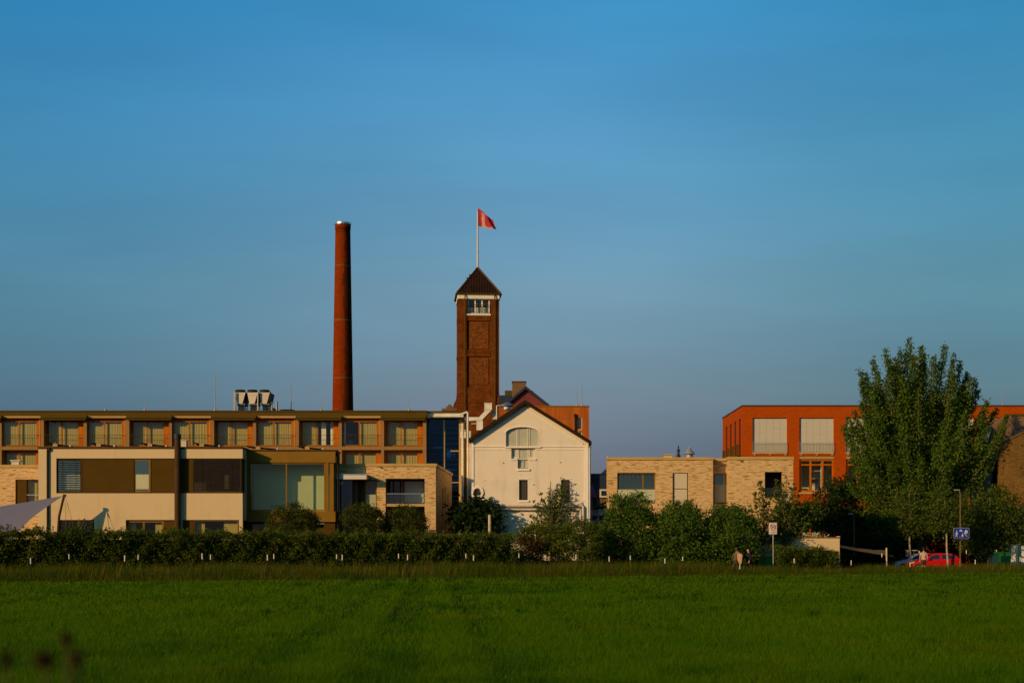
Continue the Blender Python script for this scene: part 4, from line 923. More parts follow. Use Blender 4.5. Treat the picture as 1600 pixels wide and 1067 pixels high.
def frust(z0, z1, r0, r1):
    P = [(sx*r, sy*r, z) for r, z in ((r0, z0), (r1, z1)) for sx, sy in ((-1,-1),(1,-1),(1,1),(-1,1))]
    m.add(P, [(3,2,1,0),(4,5,6,7),(0,1,5,4),(1,2,6,5),(2,3,7,6),(3,0,4,7)])
frust(0, Z(629.5, D), h+.32, h+.30); frust(Z(629.4, D), Z(617, D), h+.30, h+.08)
m.box(-h-.36, h+.36, -h-.36, h+.36, Z(630.5, D), Z(628, D))
m.build('flared_base', M['brick_tower'], tw, local=True)
m = MB()
cbox(m, 713.2, 778, 459.8, 467, .07, .25); m.build('eaves_band', M['cream_trim'], tw, local=True)
m = MB(); ze, zp = Z(458.3, D), Z(411.5, D); e = 34.5*k
m.add([(-e,-e,ze),(e,-e,ze),(e,e,ze),(-e,e,ze),(0,0,zp),(-e,-e,ze-.12),(e,-e,ze-.12),(e,e,ze-.12),(-e,e,ze-.12)], [(0,1,4),(1,2,4),(2,3,4),(3,0,4),(0,5,6,1),(1,6,7,2),(2,7,8,3),(3,8,5,0),(5,8,7,6)]); m.build('roof', M['roof_tiles'], tw, local=True)
m = MB()
for sx, sy in ((-1,-1),(1,-1),(1,1),(-1,1)): m.tube([(sx*e, sy*e, ze+.02), (0, 0, zp+.03)], .09, 6)
m.build('ridge_tiles', M['ridge'], tw, local=True)
m = MB()
for q_ in range(4):
    c, s_ = round(math.cos(q_*PI/2)), round(math.sin(q_*PI/2)); 
    P = [(-e-.05, -e-.06), (e+.05, -e-.06)]; m.tube([(x*c-y*s_, x*s_+y*c, ze-.08) for x, y in P], .07, 6)
m.build('gutter', M['fascia'], tw, local=True)
for px in (724, 770.5):
    m = MB(); m.tube([(lx(px), -e, ze-.1), (lx(px), -h-.30, Z(466, D)), (lx(px), -h-.2, Z(468, D)), (lx(px), -h-.2, Z(612, D)), (lx(px), -h-.5, Z(632, D)), (lx(px), -h-.5, 5)], .058, 8); m.build('downpipe', M['fascia'], tw, local=True)
m = MB(); m.box(wx, -wx, -hc+.42, -hc+.5, wz0, wz1) if False else None
wm = lambda u, d, z: (u, -hc+.12+d, z)
INV[tw] = Matrix.Identity(4)
f = window_m(tw, wx+.0, -wx, wz0, wz1, wm, vm=(.345, .655), fw=.13, fd=.1, fmat='cream_trim', pmat='glass', name='window')
m = MB(); m.box(wx, -wx, -hc+.5, -hc+.54, Z(478.5, D), wz1); m.build('upper_blind', M['fascia'], tw, local=True)
for a, b in ((.03, .28), (.36, .64), (.70, .92)):
    m = MB(); u0 = wx + (-2*wx)*a; u1 = wx + (-2*wx)*b; m.box(u0, u1, -hc+.55, -hc+.58, wz0+.1, Z(479, D)); m.build('lower_blind', M['blind_pale'], tw, local=True)
m = MB()
m.box(wx, -wx, -h-.08, -h-.05, Z(477.4, D), Z(476.5, D)); m.box(wx, -wx, -h-.08, -h-.05, wz0+.12, wz0+.17)
for i in range(9):
    u = wx + (-2*wx)*i/8; m.box(u-.015, u+.015, -h-.08, -h-.05, wz0+.17, Z(477.4, D))
m.build('railing', M['dark_metal'], tw, local=True)
m = MB(); m.box(wx-.1, -wx+.1, -h-.10, -h+.25, wz0-.18, wz0-.02); m.build('window_sill', M['cream_trim'], tw, local=True)
for py_ in (427.5, 433):
    zz_ = Z(py_, D); u = -e*(zp-zz_)/(zp-ze); m = MB(); m.box(u-.16, u+.06, u-.05, u+.12, zz_-.05, zz_+.16); m.build('roof_step', M['dark_metal'], tw, local=True)
m = MB(); m.tube([(0, 0, zp-.2), (0, 0, Z(322.6, D))], [.11, .075], 10); m.lathe([(.02, Z(322.6, D)), (.14, Z(321.6, D)), (.14, Z(321.2, D)), (.02, Z(320.4, D))], 0, 0, 10); m.build('flagpole', M['white_paint'], tw, local=True)
# flag: real cloth grid, pattern by faces
DF = D + 2.2
P00, P10, P01, P11 = [np.array((X(a, DF), 0, Z(b, DF))) for a, b in ((747.0, 353.2), (775.6, 359), (746.8, 324.3), (770.5, 345))]
n1, n2 = 46, 40; vs, fs, mi = [], [], []
for j in range(n2+1):
    for i in range(n1+1):
        u, v = i/n1, j/n2
        p = (1-u)*(1-v)*P00 + u*(1-v)*P10 + (1-u)*v*P01 + u*v*P11
        p = p + np.array((0, DF + .22*u*math.sin(7.5*u + 2.2*v) + .12*math.sin(13*u+3*v)*u, .06*math.sin(9*u)*u + (-.05)*math.sin(PI*u)*(1-v)))
        vs.append(tuple(p))
for j in range(n2):
    for i in range(n1):
        u, v = (i+.5)/n1, (j+.5)/n2
        pale = (0.20+.05*v < u < 0.40+.05*v and v < .92) or (((u-.60)/.36)**2 + ((v-.72)/.62)**2 > 1 and .36 < u < .84+.15*v and v < .62 and u < .97)
        fs.append((j*(n1+1)+i, j*(n1+1)+i+1, (j+1)*(n1+1)+i+1, (j+1)*(n1+1)+i)); mi.append(1 if pale else 0)
m = MB(); m.add(vs, fs); m.m = mi
tag(m.build('flag', [M['flag_red'], M['flag_pale']], smooth=True), 'red flag with a pale stripe and pale arc flying from the tower', 'flag')

# ------------------------------------------------------------------ tan brick house on the right
D = 102.4
br = thing('brick_house', 'wide tan brick flat roofed house in two blocks, in front of the orange office', 'building', (X(1094, D), D, 0.9))
xb = X(952, 114)
Lm = lambda u, z, d: tuple(Vector((X(948, D), D, z)) + (Vector((xb, 114, 0)) - Vector((X(948, D), D, 0))).normalized()*u + Vector((1, 0, 0))*d)
m = MB()
m.pwall(948, 1114, 718.6, 890, D, [(964.5, 1024.5, 738.5, 786.5), (1051, 1075, 738.5, 787.5)], .3, z0=0)
m.pwall(1138.5, 1239.5, 718, 890, D, [(1195, 1222.5, 737, 777)], .3, z0=0)
m.pwall(1111, 1141, 719, 890, D+1.0, [(1115.5, 1138, 740, 787)], .3, z0=0)
m.wall(.31, 12, 0, Z(718.6, D), [], .3, Lm)
m.box(X(1239.5, D)-.3, X(1239.5, D), D+.31, D+11, 0, Z(718, D)); m.box(X(1114, D)-.3, X(1114, D), D+.31, D+1, 0, Z(718.6, D)); m.box(X(1138.5, D), X(1138.5, D)+.3, D+.31, D+1, 0, Z(718.6, D))
m.box(xb, X(1239.5, D), D+11.02, D+11.3, 0, Z(718.6, D)); m.build('wall', M['brick_tan'], br)
m = MB(); m.slab([(X(947.4, D), D-.08), (X(1114.5, D), D-.08), (X(1114.5, D), D+1.2), (X(947.4, D)+.1, D+1.2)], Z(718.4, D), Z(714.2, D))
m.slab([(X(1137.8, D), D-.08), (X(1240.2, D), D-.08), (X(1240.2, D), D+11.3), (X(1137.8, D), D+11.3)], Z(717.8, D), Z(713.4, D))
m.slab([(X(947.4, D)+.1, D+1.21), (X(1137.7, D), D+1.21), (X(1137.7, D), D+11.3), (xb-.1, D+11.3)], Z(718.4, D), Z(714.4, D))
m.slab([(X(1114.6, D), D+.85), (X(1137.7, D), D+.85), (X(1137.7, D), D+1.2), (X(1114.6, D), D+1.2)], Z(718.9, D), Z(714.5, D)); m.build('roof', M['coping'], br)
m = MB(); m.pb(947.8, 949.6, 712.8, 714.1, D-.05, .1); m.build('roof_pin', M['white_paint'], br)
window(br, 964.6, 1024.4, 738.7, 786.3, D+.2, vm=(.67,), fw=.10, fmat='brown_metal', pmat='glass_mirror')
m = MB(); m.pb(965, 1024, 764.5, 781, D+.06, .02); m.build('balustrade_glass', M['frost'], br)
m = MB(); m.pb(965, 1024, 739, 786, D+2.6, .05); m.build('room_wall', M['room_pale'], br)
m = MB()
for i in range(9): m.lathe([(.01, Z(742.5, D)), (.05, Z(741.6, D)), (.01, Z(740.6, D))], X(968+i*6.3, D+.16), D+.16, 6)
m.build('string_lights', M['dark_metal'], br)
m = MB(); m.pb(1051.2, 1074.8, 738.7, 787.3, D+.12, .06); m.build('shutter', M['shutter'], br)
m = MB(); m.pb(1050.2, 1052.4, 738.7, 787.3, D+.04, .06); m.pb(1073.6, 1075.8, 738.7, 787.3, D+.04, .06); m.pb(1052.5, 1073.5, 763, 763.8, D+.08, .03); m.build('shutter_rail', M['olive_panel'], br)
window(br, 1115.6, 1137.9, 740.2, 786.8, D+1.2, fw=.07, fmat='brown_metal', pmat='glass_mirror')
m = MB(); m.pb(1116.5, 1137, 757, 784.5, D+1.12, .02); m.build('privacy_screen', M['frost'], br)
m = MB(); m.pb(1115.6, 1137.9, 740, 787, D+3.0, .05); m.build('room_wall', M['room_pale'], br)
m = MB(); m.pb(1195.1, 1222.4, 737.2, 776.8, D+2.0, .05); m.box(X(1195, D), X(1222.5, D), D+.31, D+2, Z(777.5, D), Z(777, D)); m.build('balcony_back', M['black_paint'], br)
m = MB(); m.pb(1195.3, 1222.2, 762, 776.8, D+.15, .02); m.build('balustrade_glass', M['glass_dark'], br)
for px, py in ((1158.5, 720.5), (1160.2, 720.5)):
    m = MB(); m.pb(px-.6, px+.6, py-.8, py+.8, D-.08, .075); m.build('wall_lamp', M['dark_metal'], br)
t = thing('roof_vent_box', 'flat beige vent box on the roof of the right brick house', 'vent', (X(1045, D), D+3, Z(714.4, D)))
m = MB(); m.pb(1038, 1050, 711, 714.6, D+2.8, .6); m.build('box', M['beige_metal'], t); m = MB(); m.pb(1036, 1052, 709.2, 710.9, D+2.7, .8); m.build('lid', M['coping'], t)
m = MB(); zz0 = Z(714.4, D+3); m.lathe([(.16, zz0), (.16, zz0+.15), (.09, zz0+.2), (.09, zz0+.45), (.13, zz0+.46), (.13, zz0+.58), (.05, zz0+.6), (.05, zz0+.85), (.01, zz0+.88)], X(1060, D+3), D+3, 10); tag(m.build('flue_pipe', M['black_paint']), 'short black flue pipe on the roof of the right brick house', 'flue')
m = MB(); zz0 = Z(714.4, D+16); m.lathe([(.30, 3), (.30, zz0+.25), (.50, zz0+.26), (.42, zz0+.36), (.06, zz0+.80), (.02, zz0+.95)], X(1077, D+16), D+16, 14); tag(m.build('turret', M['grey_metal']), 'small grey conical turret roof behind the right brick house', 'turret')

# ------------------------------------------------------------------ orange brick office
D = 150.0
of = thing('office_building', 'long orange brick office building with white roller blinds, behind the big tree', 'building', (X(1380, D), D, 0))
bays = [1176 + 73.0*i for i in range(8)]
holes = []
for b in bays: holes += [(b, b+54, 652.5, 709.5), (b, b+54, 713, 771.5), (b, b+54, 790, 850)]
m = MB(); m.pwall(1160, 1760, 635, 890, D, holes, .45, z0=0)
xs = X(1160, D); depth = 13.7
sh = []
for i in range(4):
    y0 = D + 1.05 + i*3.15; sh += [(y0, y0+1.55, Z(709.5, D), Z(652.5, D))]
    sh += [(y0, y0+1.55, Z(771.5, D), Z(713, D))]
m.wall(D+.46, D+depth, 0, Z(635, D), sh, .45, lambda u, z, d: (xs + d, u, z))
m.box(xs, X(1760, D), D+depth+.02, D+depth+.4, 0, Z(635, D)); m.box(X(1760, D)-.4, X(1760, D), D+.46, D+depth, 0, Z(635, D)); m.build('wall', M['brick_orange'], of)
m = MB(); m.box(xs-.05, X(1761, D), D-.05, D+depth+.45, Z(634.8, D), Z(632.8, D)); m.build('roof', M['bronze'], of)
m = MB(); m.box(xs+.5, X(1759, D), D+6, D+6.1, 0, Z(636, D)); m.box(xs+.5, X(1759, D), D+.5, D+6, Z(713, D), Z(710, D)); m.box(xs+.5, X(1759, D), D+.5, D+6, Z(776, D), Z(772, D)); m.build('interior', M['room_pale'], of)
for i in range(4):
    y0 = D + 1.05 + i*3.15
    for a, b in ((652.7, 709.3), (713.2, 771.3)):
        window_m(of, y0, y0+1.55, Z(b, D), Z(a, D), lambda u, d, z: (xs + .08 + d, u, z), fw=.08, fmat='dark_metal', pmat='glass_dark', name='side_window')
    m = MB(); z0_, z1_ = Z(709.3, D), Z(692, D)
    m.box(xs-.32, xs-.28, y0-.2, y0+1.75, z1_-.05, z1_); m.box(xs-.32, xs-.28, y0-.2, y0+1.75, z0_, z0_+.05); m.box(xs-.30, xs-.002, y0-.2, y0+1.75, z0_-.1, z0_-.02)
    for q_ in range(14): m.box(xs-.31, xs-.29, y0-.2+q_*.147, y0-.17+q_*.147, z0_+.05, z1_-.05)
    m.build('side_balcony', M['fascia'], of)
for n_, b in enumerate(bays):
    if b > 1650: continue
    bl_m = 'blind_white'
    m = MB(); 
    for q_ in range(5): m.pb(b+.4+q_*10.7, b+.4+q_*10.7+10.5, 653, 709, D+.22+.004*(q_ % 2), .02)
    m.build('roller_blind', M[bl_m], of)
    railing(of, b-.5, b+54.5, 691, 706, D-.12, .15, .014, 'grey_metal')
    m = MB(); m.pb(b, b+54, 706.4, 709.0, D-.14, .12); m.pb(b+2, b+5, 709.1, 711, D-.1, .09); m.pb(b+26, b+29, 709.1, 711, D-.1, .09); m.pb(b+50, b+53, 709.1, 711, D-.1, .09); m.build('balcony_ledge', M['coping'], of)
    m = MB(); m.pb(b+.3, b+53.7, 712.8, 717.0, D+.03, .3); m.build('lintel', M['pale_stone'], of)
    w = window(of, b+.1, b+53.9, 717.2, 768.5, D+.2, vm=(.32, .67), hm=(.17,), fw=.19, fd=.12, fmat='wood', pmat='glass')
    m = MB(); m.pb(b-.5, b+54.5, 768.8, 771.6, D-.15, .5); m.build('window_sill', M['coping'], of)
    m = MB(); m.pb(b+34, b+37.5, 717.4, 768.3, D+.6, .3); m.pb(b+19, b+34, 735, 737.5, D+1.8, .2); m.pb(b+20, b+33, 740, 768, D+4, .1); m.build('office_partition', M['blind_pale'], of)
    m = MB(); m.pb(b+20, b+30, 748, 755, D+1.5, .15); m.pb(b+21, b+29, 756, 757, D+1.3, .6); m.build('desk_screen', M['dark_metal'], of)
    window(of, b+.1, b+53.9, 790.2, 850, D+.2, vm=(.32, .67), fw=.19, fd=.12, fmat='wood', pmat='glass')
def text_mesh(s, size, mat, parent, name, mat4, extr=.006):
    cu = bpy.data.curves.new('lettering', 'FONT'); cu.body = s; cu.size = size; cu.extrude = extr; cu.align_x = 'CENTER'; cu.align_y = 'CENTER'
    o = bpy.data.objects.new('lettering', cu); COL.objects.link(o); bpy.context.view_layer.update()
    me = bpy.data.meshes.new_from_object(o.evaluated_get(bpy.context.evaluated_depsgraph_get())); bpy.data.objects.remove(o); bpy.data.curves.remove(cu)
    me.transform(mat4); 
    if parent is not None: me.transform(INV[parent])
    me.materials.clear(); me.materials.append(M[mat]); o = bpy.data.objects.new(name, me); COL.objects.link(o)
    if parent is not None: o.parent = parent
    return o
UPR = Matrix.Rotation(PI/2, 4, 'X')
text_mesh('RE SEAR', .42, 'frost', of, 'wall_lettering', Matrix.Translation((X(1344.2, D), D-.05+.0, Z(742, D))) @ Matrix.Rotation(-PI/2, 4, 'Y') @ UPR, .02)
lightning_rod(1546, 608, 633, D+2, 'left one of two faint rods above the right end of the office roof', 0.022)
lightning_rod(1566.5, 600, 633, D+2, 'right one of two faint rods above the right end of the office roof', 0.022)
m = MB(); m.pb(1494, 1497, 630.5, 633, D+2, .4); m.pb(1493, 1498, 633, 634, D+1.9, .6); tag(m.build('roof_vent', M['grey_metal']), 'small vent on the office roof behind the big tree crown', 'vent')

# ------------------------------------------------------------------ old rough brick buildings at the right edge
D = 116.0
ob = thing('old_brick_barn', 'old rough brick barn with a sloping verge at the right edge', 'building', (X(1620, D), D, 0))
q2 = lambda a, b: (X(a, D), Z(b, D))
m = MB(); m.gable([(X(1562, D), 0), q2(1562, 694), q2(1602, 675), q2(1690, 633), (X(1790, D), Z(681, D)), (X(1790, D), 0)], [], D, .5)
m.slab([(X(1562, D), D+.52), (X(1562, D)+.5, D+.52), (X(1562, D+9)+.5, D+9), (X(1562, D+9), D+9)], 0, Z(694.5, D)); m.build('wall', M['brick_old'], ob)
m = MB(); m.prism([q2(1559.5, 695.4), q2(1559.5, 693.0), q2(1690, 630.6), q2(1690, 632.9)], D-.08, D+.42); m.build('verge', M['wood_dark'], ob)
m = MB()
for px, py in ((1597, 696), (1596, 731), (1597.5, 767), (1568, 702), (1567, 730), (1568, 760), (1569, 772)): m.pb(px-1.6, px+1.6, py-.7, py+.7, D-.03, .028)
m.build('wall_slot', M['board'], ob)
m = MB()
for i in range(9): m.pb(1595.5, 1600, 705+i*15, 711+i*15, D-.045, .042)
for i in range(7): m.pb(1563, 1567.5, 712+i*18, 722+i*18, D-.045, .042)
m.build('quoin', M['brick_old'], ob)
D = 132.0
ru = thing('ruin_wall', 'ruined purple brick wall with a dark doorway, behind the old barn', 'building', (X(1560, D), D, 0))
m = MB(); m.pwall(1520, 1760, 648, 890, D, [(1549, 1561.5, 719, 770), (1552.5, 1559.5, 687.5, 694)] , .5, z0=0) if False else m.gable([(X(1518, D), 0), (X(1518, D), Z(690, D)), (X(1534, D), Z(690, D)), (X(1545, D), Z(660, D)), (X(1558, D), Z(655, D)), (X(1573, D), Z(650, D)), (X(1760, D), Z(650, D)), (X(1760, D), 0)], [[(X(1549, D), Z(772, D)), (X(1549, D), Z(719, D)), (X(1561.5, D), Z(719, D)), (X(1561.5, D), Z(772, D))], [(X(1552.5, D), Z(694, D)), (X(1552.5, D), Z(687.5, D)), (X(1559.5, D), Z(687.5, D)), (X(1559.5, D), Z(694, D))]], D, .5)
m.build('wall', M['brick_ruin'], ru)
m = MB(); m.box(X(1572, D), X(1760, D), D-.08, D+.6, Z(649.8, D), Z(646.8, D)); m.build('wall_cap', M['fascia'], ru)
m = MB(); m.pb(1547, 1563, 685, 772, D+1.5, .1); m.build('backing', M['panel_black'], ru)
m = MB(); m.pb(1548.4, 1550.6, 718, 772, D-.05, .2); m.pb(1550.7, 1561.6, 717.6, 719.4, D-.05, .2); m.build('door_frame', M['teal_bin'], ru)
m = MB(); m.prism([(X(1530, D), Z(692, D)), (X(1530, D), Z(684, D)), (X(1545, D), Z(666, D)), (X(1548, D), Z(672, D)), (X(1541, D), Z(691, D))], D-.3, D-.1); m.build('roof_sheet', M['grey_metal'], ru)

# ------------------------------------------------------------------ houses seen through the gap right of the gable
D = 136.0
dh = thing('navy_house', 'dark navy roofed house glimpsed in the gap right of the white gable', 'building', (X(938, D), D, 0.9))
m = MB(); m.prism([(X(905, D), Z(741, D)), (X(938.5, D), Z(741, D)), (X(956, D), Z(724, D)), (X(990, D), Z(724, D)), (X(990, D), Z(778, D)), (X(905, D), Z(778, D))], D, D+8); m.build('roof', M['navy_roof'], dh)
m = MB(); m.pb(905, 990, 778.2, 890, D+.3, 7); m.build('wall', M['glass_navy'], dh)
window(dh, 937, 951, 764, 777, D-.25, fw=.16, fd=.24, fmat='white_paint', pmat='glass_navy', name='dormer_window')
m = MB(); m.pb(931, 950, 778.4, 792, D+.02, .25); m.build('balcony_panel', M['wood_dark'], dh)
m = MB(); m.pb(905, 990, 739.6, 741, D-.1, .5); m.build('ridge', M['panel_black'], dh)
D = 126.0
ps = thing('parasol', 'closed pink parasol between the white gable and the brick house', 'parasol', (X(925, D), D, .9))
m = MB(); m.lathe([(.03, Z(757, D)), (.12, Z(759, D)), (.28, Z(768, D)), (.40, Z(777, D)), (.34, Z(778, D)), (.05, Z(778.4, D))], X(925, D), D, 9); m.build('canopy', M['pink'], ps)
m = MB(); m.tube([(X(925, D), D, .8), (X(925, D), D, Z(756, D))], .03, 8); m.build('pole', M['grey_metal'], ps)
D = 122.0
ot = thing('garden_house', 'small cream house with an orange tiled roof half hidden by tall shrubs', 'building', (X(945, D), D, .9))
zq = lambda a, b: (X(a, D), Z(b, D))
m = MB(); m.prism([zq(927, 793.5), zq(927, 791.5), zq(949, 782), zq(975, 771), zq(975, 774)], D-.4, D+4); m.build('roof', M['orange_tiles'], ot)
m = MB(); m.pwall(934.5, 975, 795, 890, D, [(936.5, 944, 804.5, 812), (936.5, 944, 816, 821)], .25, z0=0); m.build('wall', M['white_plaster'], ot)
m = MB(); m.pb(936, 945, 803, 822, D+.3, .05); m.build('pane', M['glass_dark'], ot)
m = MB(); m.pb(912, 934.3, 796, 805, D+1.5, .3); m.pb(912, 934.3, 813, 890, D+1.5, .3); tag(m.build('boundary_wall', M['blind_pale']), 'pale bluish boundary wall in the gap right of the gable', 'wall')
# ------------------------------------------------------------------ leaves and crowns
RNG = np.random.default_rng(11)
def leaves(pts, size, rng, aspect=0.62, droop=0.0, var=0.35):
    n = len(pts)
    a = rng.normal(size=(n, 3)); a[:, 2] = a[:, 2]*0.8 - droop; a /= np.linalg.norm(a, axis=1, keepdims=True)
    b = np.cross(a, rng.normal(size=(n, 3))); b /= np.linalg.norm(b, axis=1, keepdims=True) + 1e-9
    s = size * (1 + var*rng.uniform(-1, 1, (n, 1)))
    c = np.cross(a, b) * s * 0.10
    P = np.stack([pts - a*s*.5, pts + b*s*aspect*.5 + c, pts + a*s*.5, pts - b*s*aspect*.5 + c], 1)
    return P.reshape(-1, 3)
def blob_clumps(blobs, D, n_cl, rng, shell=0.72, front=0.0):
    # blobs: (px, py, rx, ry[, depth radius in m[, depth offset]]); clump centres spread through the outer part of the blobs
    w = np.array([b[2]*b[3] for b in blobs], float); w /= w.sum(); ch = rng.choice(len(blobs), n_cl, p=w); out = np.zeros((n_cl, 3))
    for i, c in enumerate(ch):
        b = blobs[c]; off = b[5] if len(b) > 5 else 0.0; rx, rz = b[2]*D/F, b[3]*D/F; ry = b[4] if len(b) > 4 and b[4] else rx
        d = rng.normal(size=3); d /= np.linalg.norm(d); r = shell + (1-shell)*rng.random() if rng.random() < .8 else rng.random()**.5
        out[i] = (X(b[0], D) + d[0]*rx*r, D + off + d[1]*ry*r, Z(b[1], D) + d[2]*rz*r)
    return out
def puff(centers, sig, n_per, rng, zs=0.8):
    k = np.repeat(centers, n_per, axis=0); g = rng.normal(size=k.shape) * sig; g[:, 2] *= zs
    sc = np.repeat(rng.uniform(.6, 1.35, (len(centers), 1)), n_per, axis=0)
    return k + g*sc
def limb(mb, p, q, r0, r1, rng, n=5, sag=0.12, sides=6):
    p, q = np.array(p, float), np.array(q, float); L = np.linalg.norm(q-p); pts, rr = [], []
    j = rng.normal(size=3)*L*.05
    for i in range(n+1):
        t = i/n; pts.append(tuple(p + (q-p)*t + j*math.sin(PI*t) + np.array((0, 0, -sag*L*math.sin(PI*t))))); rr.append(r0 + (r1-r0)*t)
    mb.tube(pts, rr, sides); return pts
def tree(name, label, cat, pxb, D, blobs, trunk_top, r0, leafm, n_cl, n_per, sig, size, bark='bark', group=None, seed=0, lean=0.0, n_limbs=14, droop=0.0, shell=.6, base_z=None, zs=.8, crownname='crown', fork=0.35):
    rng = np.random.default_rng(100 + seed)
    gz = float(ground_z(X(pxb, D), D)) if base_z is None else base_z
    t = thing(name, label, cat, (X(pxb, D), D, gz), 0, group)
    cl = blob_clumps(blobs, D, n_cl, rng, shell)
    cl[:, 2] = np.maximum(cl[:, 2], gz + .15)
    mb = MB(); top = np.array((X(pxb + lean, D), D, Z(trunk_top, D))); bot = np.array((X(pxb, D), D, gz - .05))
    H = top[2]-bot[2]; tp = []; tr = []
    for i in range(7):
        u = i/6; tp.append(tuple(bot + (top-bot)*u + np.array((math.sin(u*5+seed)*.03*H*u*(1-u)*2, math.cos(u*4+seed)*.02*H*u, 0)))); tr.append(r0*(1.25 if i == 0 else 1)*(1-u*.75) + .008)
    mb.tube(tp, tr, 8)
    for c in cl[rng.permutation(n_cl)[:n_limbs]]:
        u = fork + rng.random()*(0.9-fork); k = min(int(u*6), 5); s = np.array(tp[k])
        s = s + (np.array(tp[k+1])-s)*(u*6-k)
        limb(mb, s, c, r0*.42*(1-u*.6), .012, rng, sag=-.05)
    mb.build('trunk', M[bark], t, smooth=True)
    pts = puff(cl, sig, n_per, rng, zs); pts[:, 2] = np.maximum(pts[:, 2], gz+.05)
    fast_mesh(crownname, leaves(pts, size, rng, droop=droop), 4, M[leafm], t)
    return t
def spray_tree(name, label, cat, pxb, D, tips, trunk_top, r0, leafm, n_per, sig, size, start=(0.12, 0.75), bark='bark', group=None, seed=0, droop=0.0, base_z=None, leaf_from=.28, steep=1.0, tw=1.0):
    # branches run from the trunk out to given tips, foliage sleeves along them
    rng = np.random.default_rng(200 + seed); gz = float(ground_z(X(pxb, D), D)) if base_z is None else base_z
    t = thing(name, label, cat, (X(pxb, D), D, gz), 0, group)
    mb = MB(); top = np.array((X(pxb-4, D), D, Z(trunk_top, D))); bot = np.array((X(pxb, D), D, gz - .05)); H = top[2]-bot[2]
    tp = [tuple(bot + (top-bot)*i/8 + np.array((.02*H*math.sin(i*1.1+seed)*(i/8), .015*H*math.cos(i*.9)*(i/8), 0))) for i in range(9)]
    mb.tube(tp, [r0*(1-.9*i/8)+.015 for i in range(9)], 10); P = []
    for tx, ty, tz in tips:
        h = tz - gz; u = min(.92, max(start[0], (h/H)*rng.uniform(start[0], start[1])))
        k = min(int(u*8), 7); s = np.array(tp[k]) + (np.array(tp[k+1])-np.array(tp[k]))*(u*8-k); q = np.array((tx, ty, tz))
        L = np.linalg.norm(q-s); r = min(r0*.35, .018*L) + .01
        mid = s + (q-s)*.5 + np.array((tx-s[0], ty-s[1], 0))*.18*steep - np.array((0, 0, .10*L*steep))
        bez = [(1-a)**2*s + 2*a*(1-a)*mid + a*a*q for a in np.linspace(0, 1, 7)]
        mb.tube([tuple(b) for b in bez], [r*(1-.88*a)+.006 for a in np.linspace(0, 1, 7)], 5)
        n_ = max(4, int(n_per * (.5 + L/6))); a = leaf_from + (1-leaf_from)*rng.random(n_)**.8
        a = np.round(a*L/.35)*.35/L * .6 + a*.4                      # gather along the branch so that gaps show
        a = np.clip(a, 0, 1.02)[:, None]; c = (1-a)**2*s + 2*a*(1-a)*mid + a*a*q
        w = sig*(1.15 - .93*a**1.25)*tw
        P.append(c + rng.normal(size=c.shape)*w*np.array((1, 1, .9)))
    mb.build('trunk', M[bark], t, smooth=True)
    P = np.concatenate(P); P[:, 2] = np.maximum(P[:, 2], gz+.1)
    fast_mesh('crown', leaves(P, size, rng, droop=droop), 4, M[leafm], t)
    return t
def px_tips(lst, D, rng, spread=1.5): return [(X(a, D), D + rng.uniform(-spread, spread), Z(b, D)) for a, b in lst]
def in_poly(px, py, poly):
    c = False; j = len(poly)-1
    for i in range(len(poly)):
        (xi, yi), (xj, yj) = poly[i], poly[j]
        if (yi > py) != (yj > py) and px < (xj-xi)*(py-yi)/(yj-yi)+xi: c = not c
        j = i
    return c

# big poplar
D = 119.0; rng = np.random.default_rng(5)
sil = [(1423,529),(1405,547),(1413,555),(1380,549),(1372,575),(1392,572),(1440,560),(1450,549),(1474,540),(1462,568),(1499,566),(1488,584),(1513,582),(1523,592),(1533,608),(1536,628),(1543,642),(1352,583),(1345,598),(1343,580),(1358,607),(1338,640),(1350,648),(1321,655),(1327,668),(1330,690),(1571,652),(1562,668),(1541,690),(1533,718),(1335,716),(1340,742),(1556,640),(1574,664),(1432,545),(1364,562),(1507,604),(1396,590),(1483,558),(1334,662),(1345,630)]
poly = [(1423,545),(1380,565),(1345,600),(1340,640),(1325,665),(1335,720),(1332,780),(1345,835),(1380,850),(1440,852),(1500,840),(1530,800),(1532,740),(1538,690),(1538,650),(1520,600),(1475,560)]
inner = []
while len(inner) < 175:
    a, b = rng.uniform(1320, 1555), rng.uniform(548, 850)
    if in_poly(a, b, poly): inner.append((a, b)) if b > 590 or rng.random() < .45 else None
tips = px_tips(sil, D, rng, 1.3) + [(X(a, D), D + rng.choice((-1, 1))*rng.uniform(.3, 1)*min(5.5, 2.0+(b-540)/55), Z(b, D)) for a, b in inner]
spray_tree('poplar_tree', 'big dense poplar tree with a spiky upright crown in front of the orange office', 'tree', 1440, D, tips, 560, .42, 'leaf_poplar', 430, .56, .20, start=(.2, .72), seed=1, base_z=0)

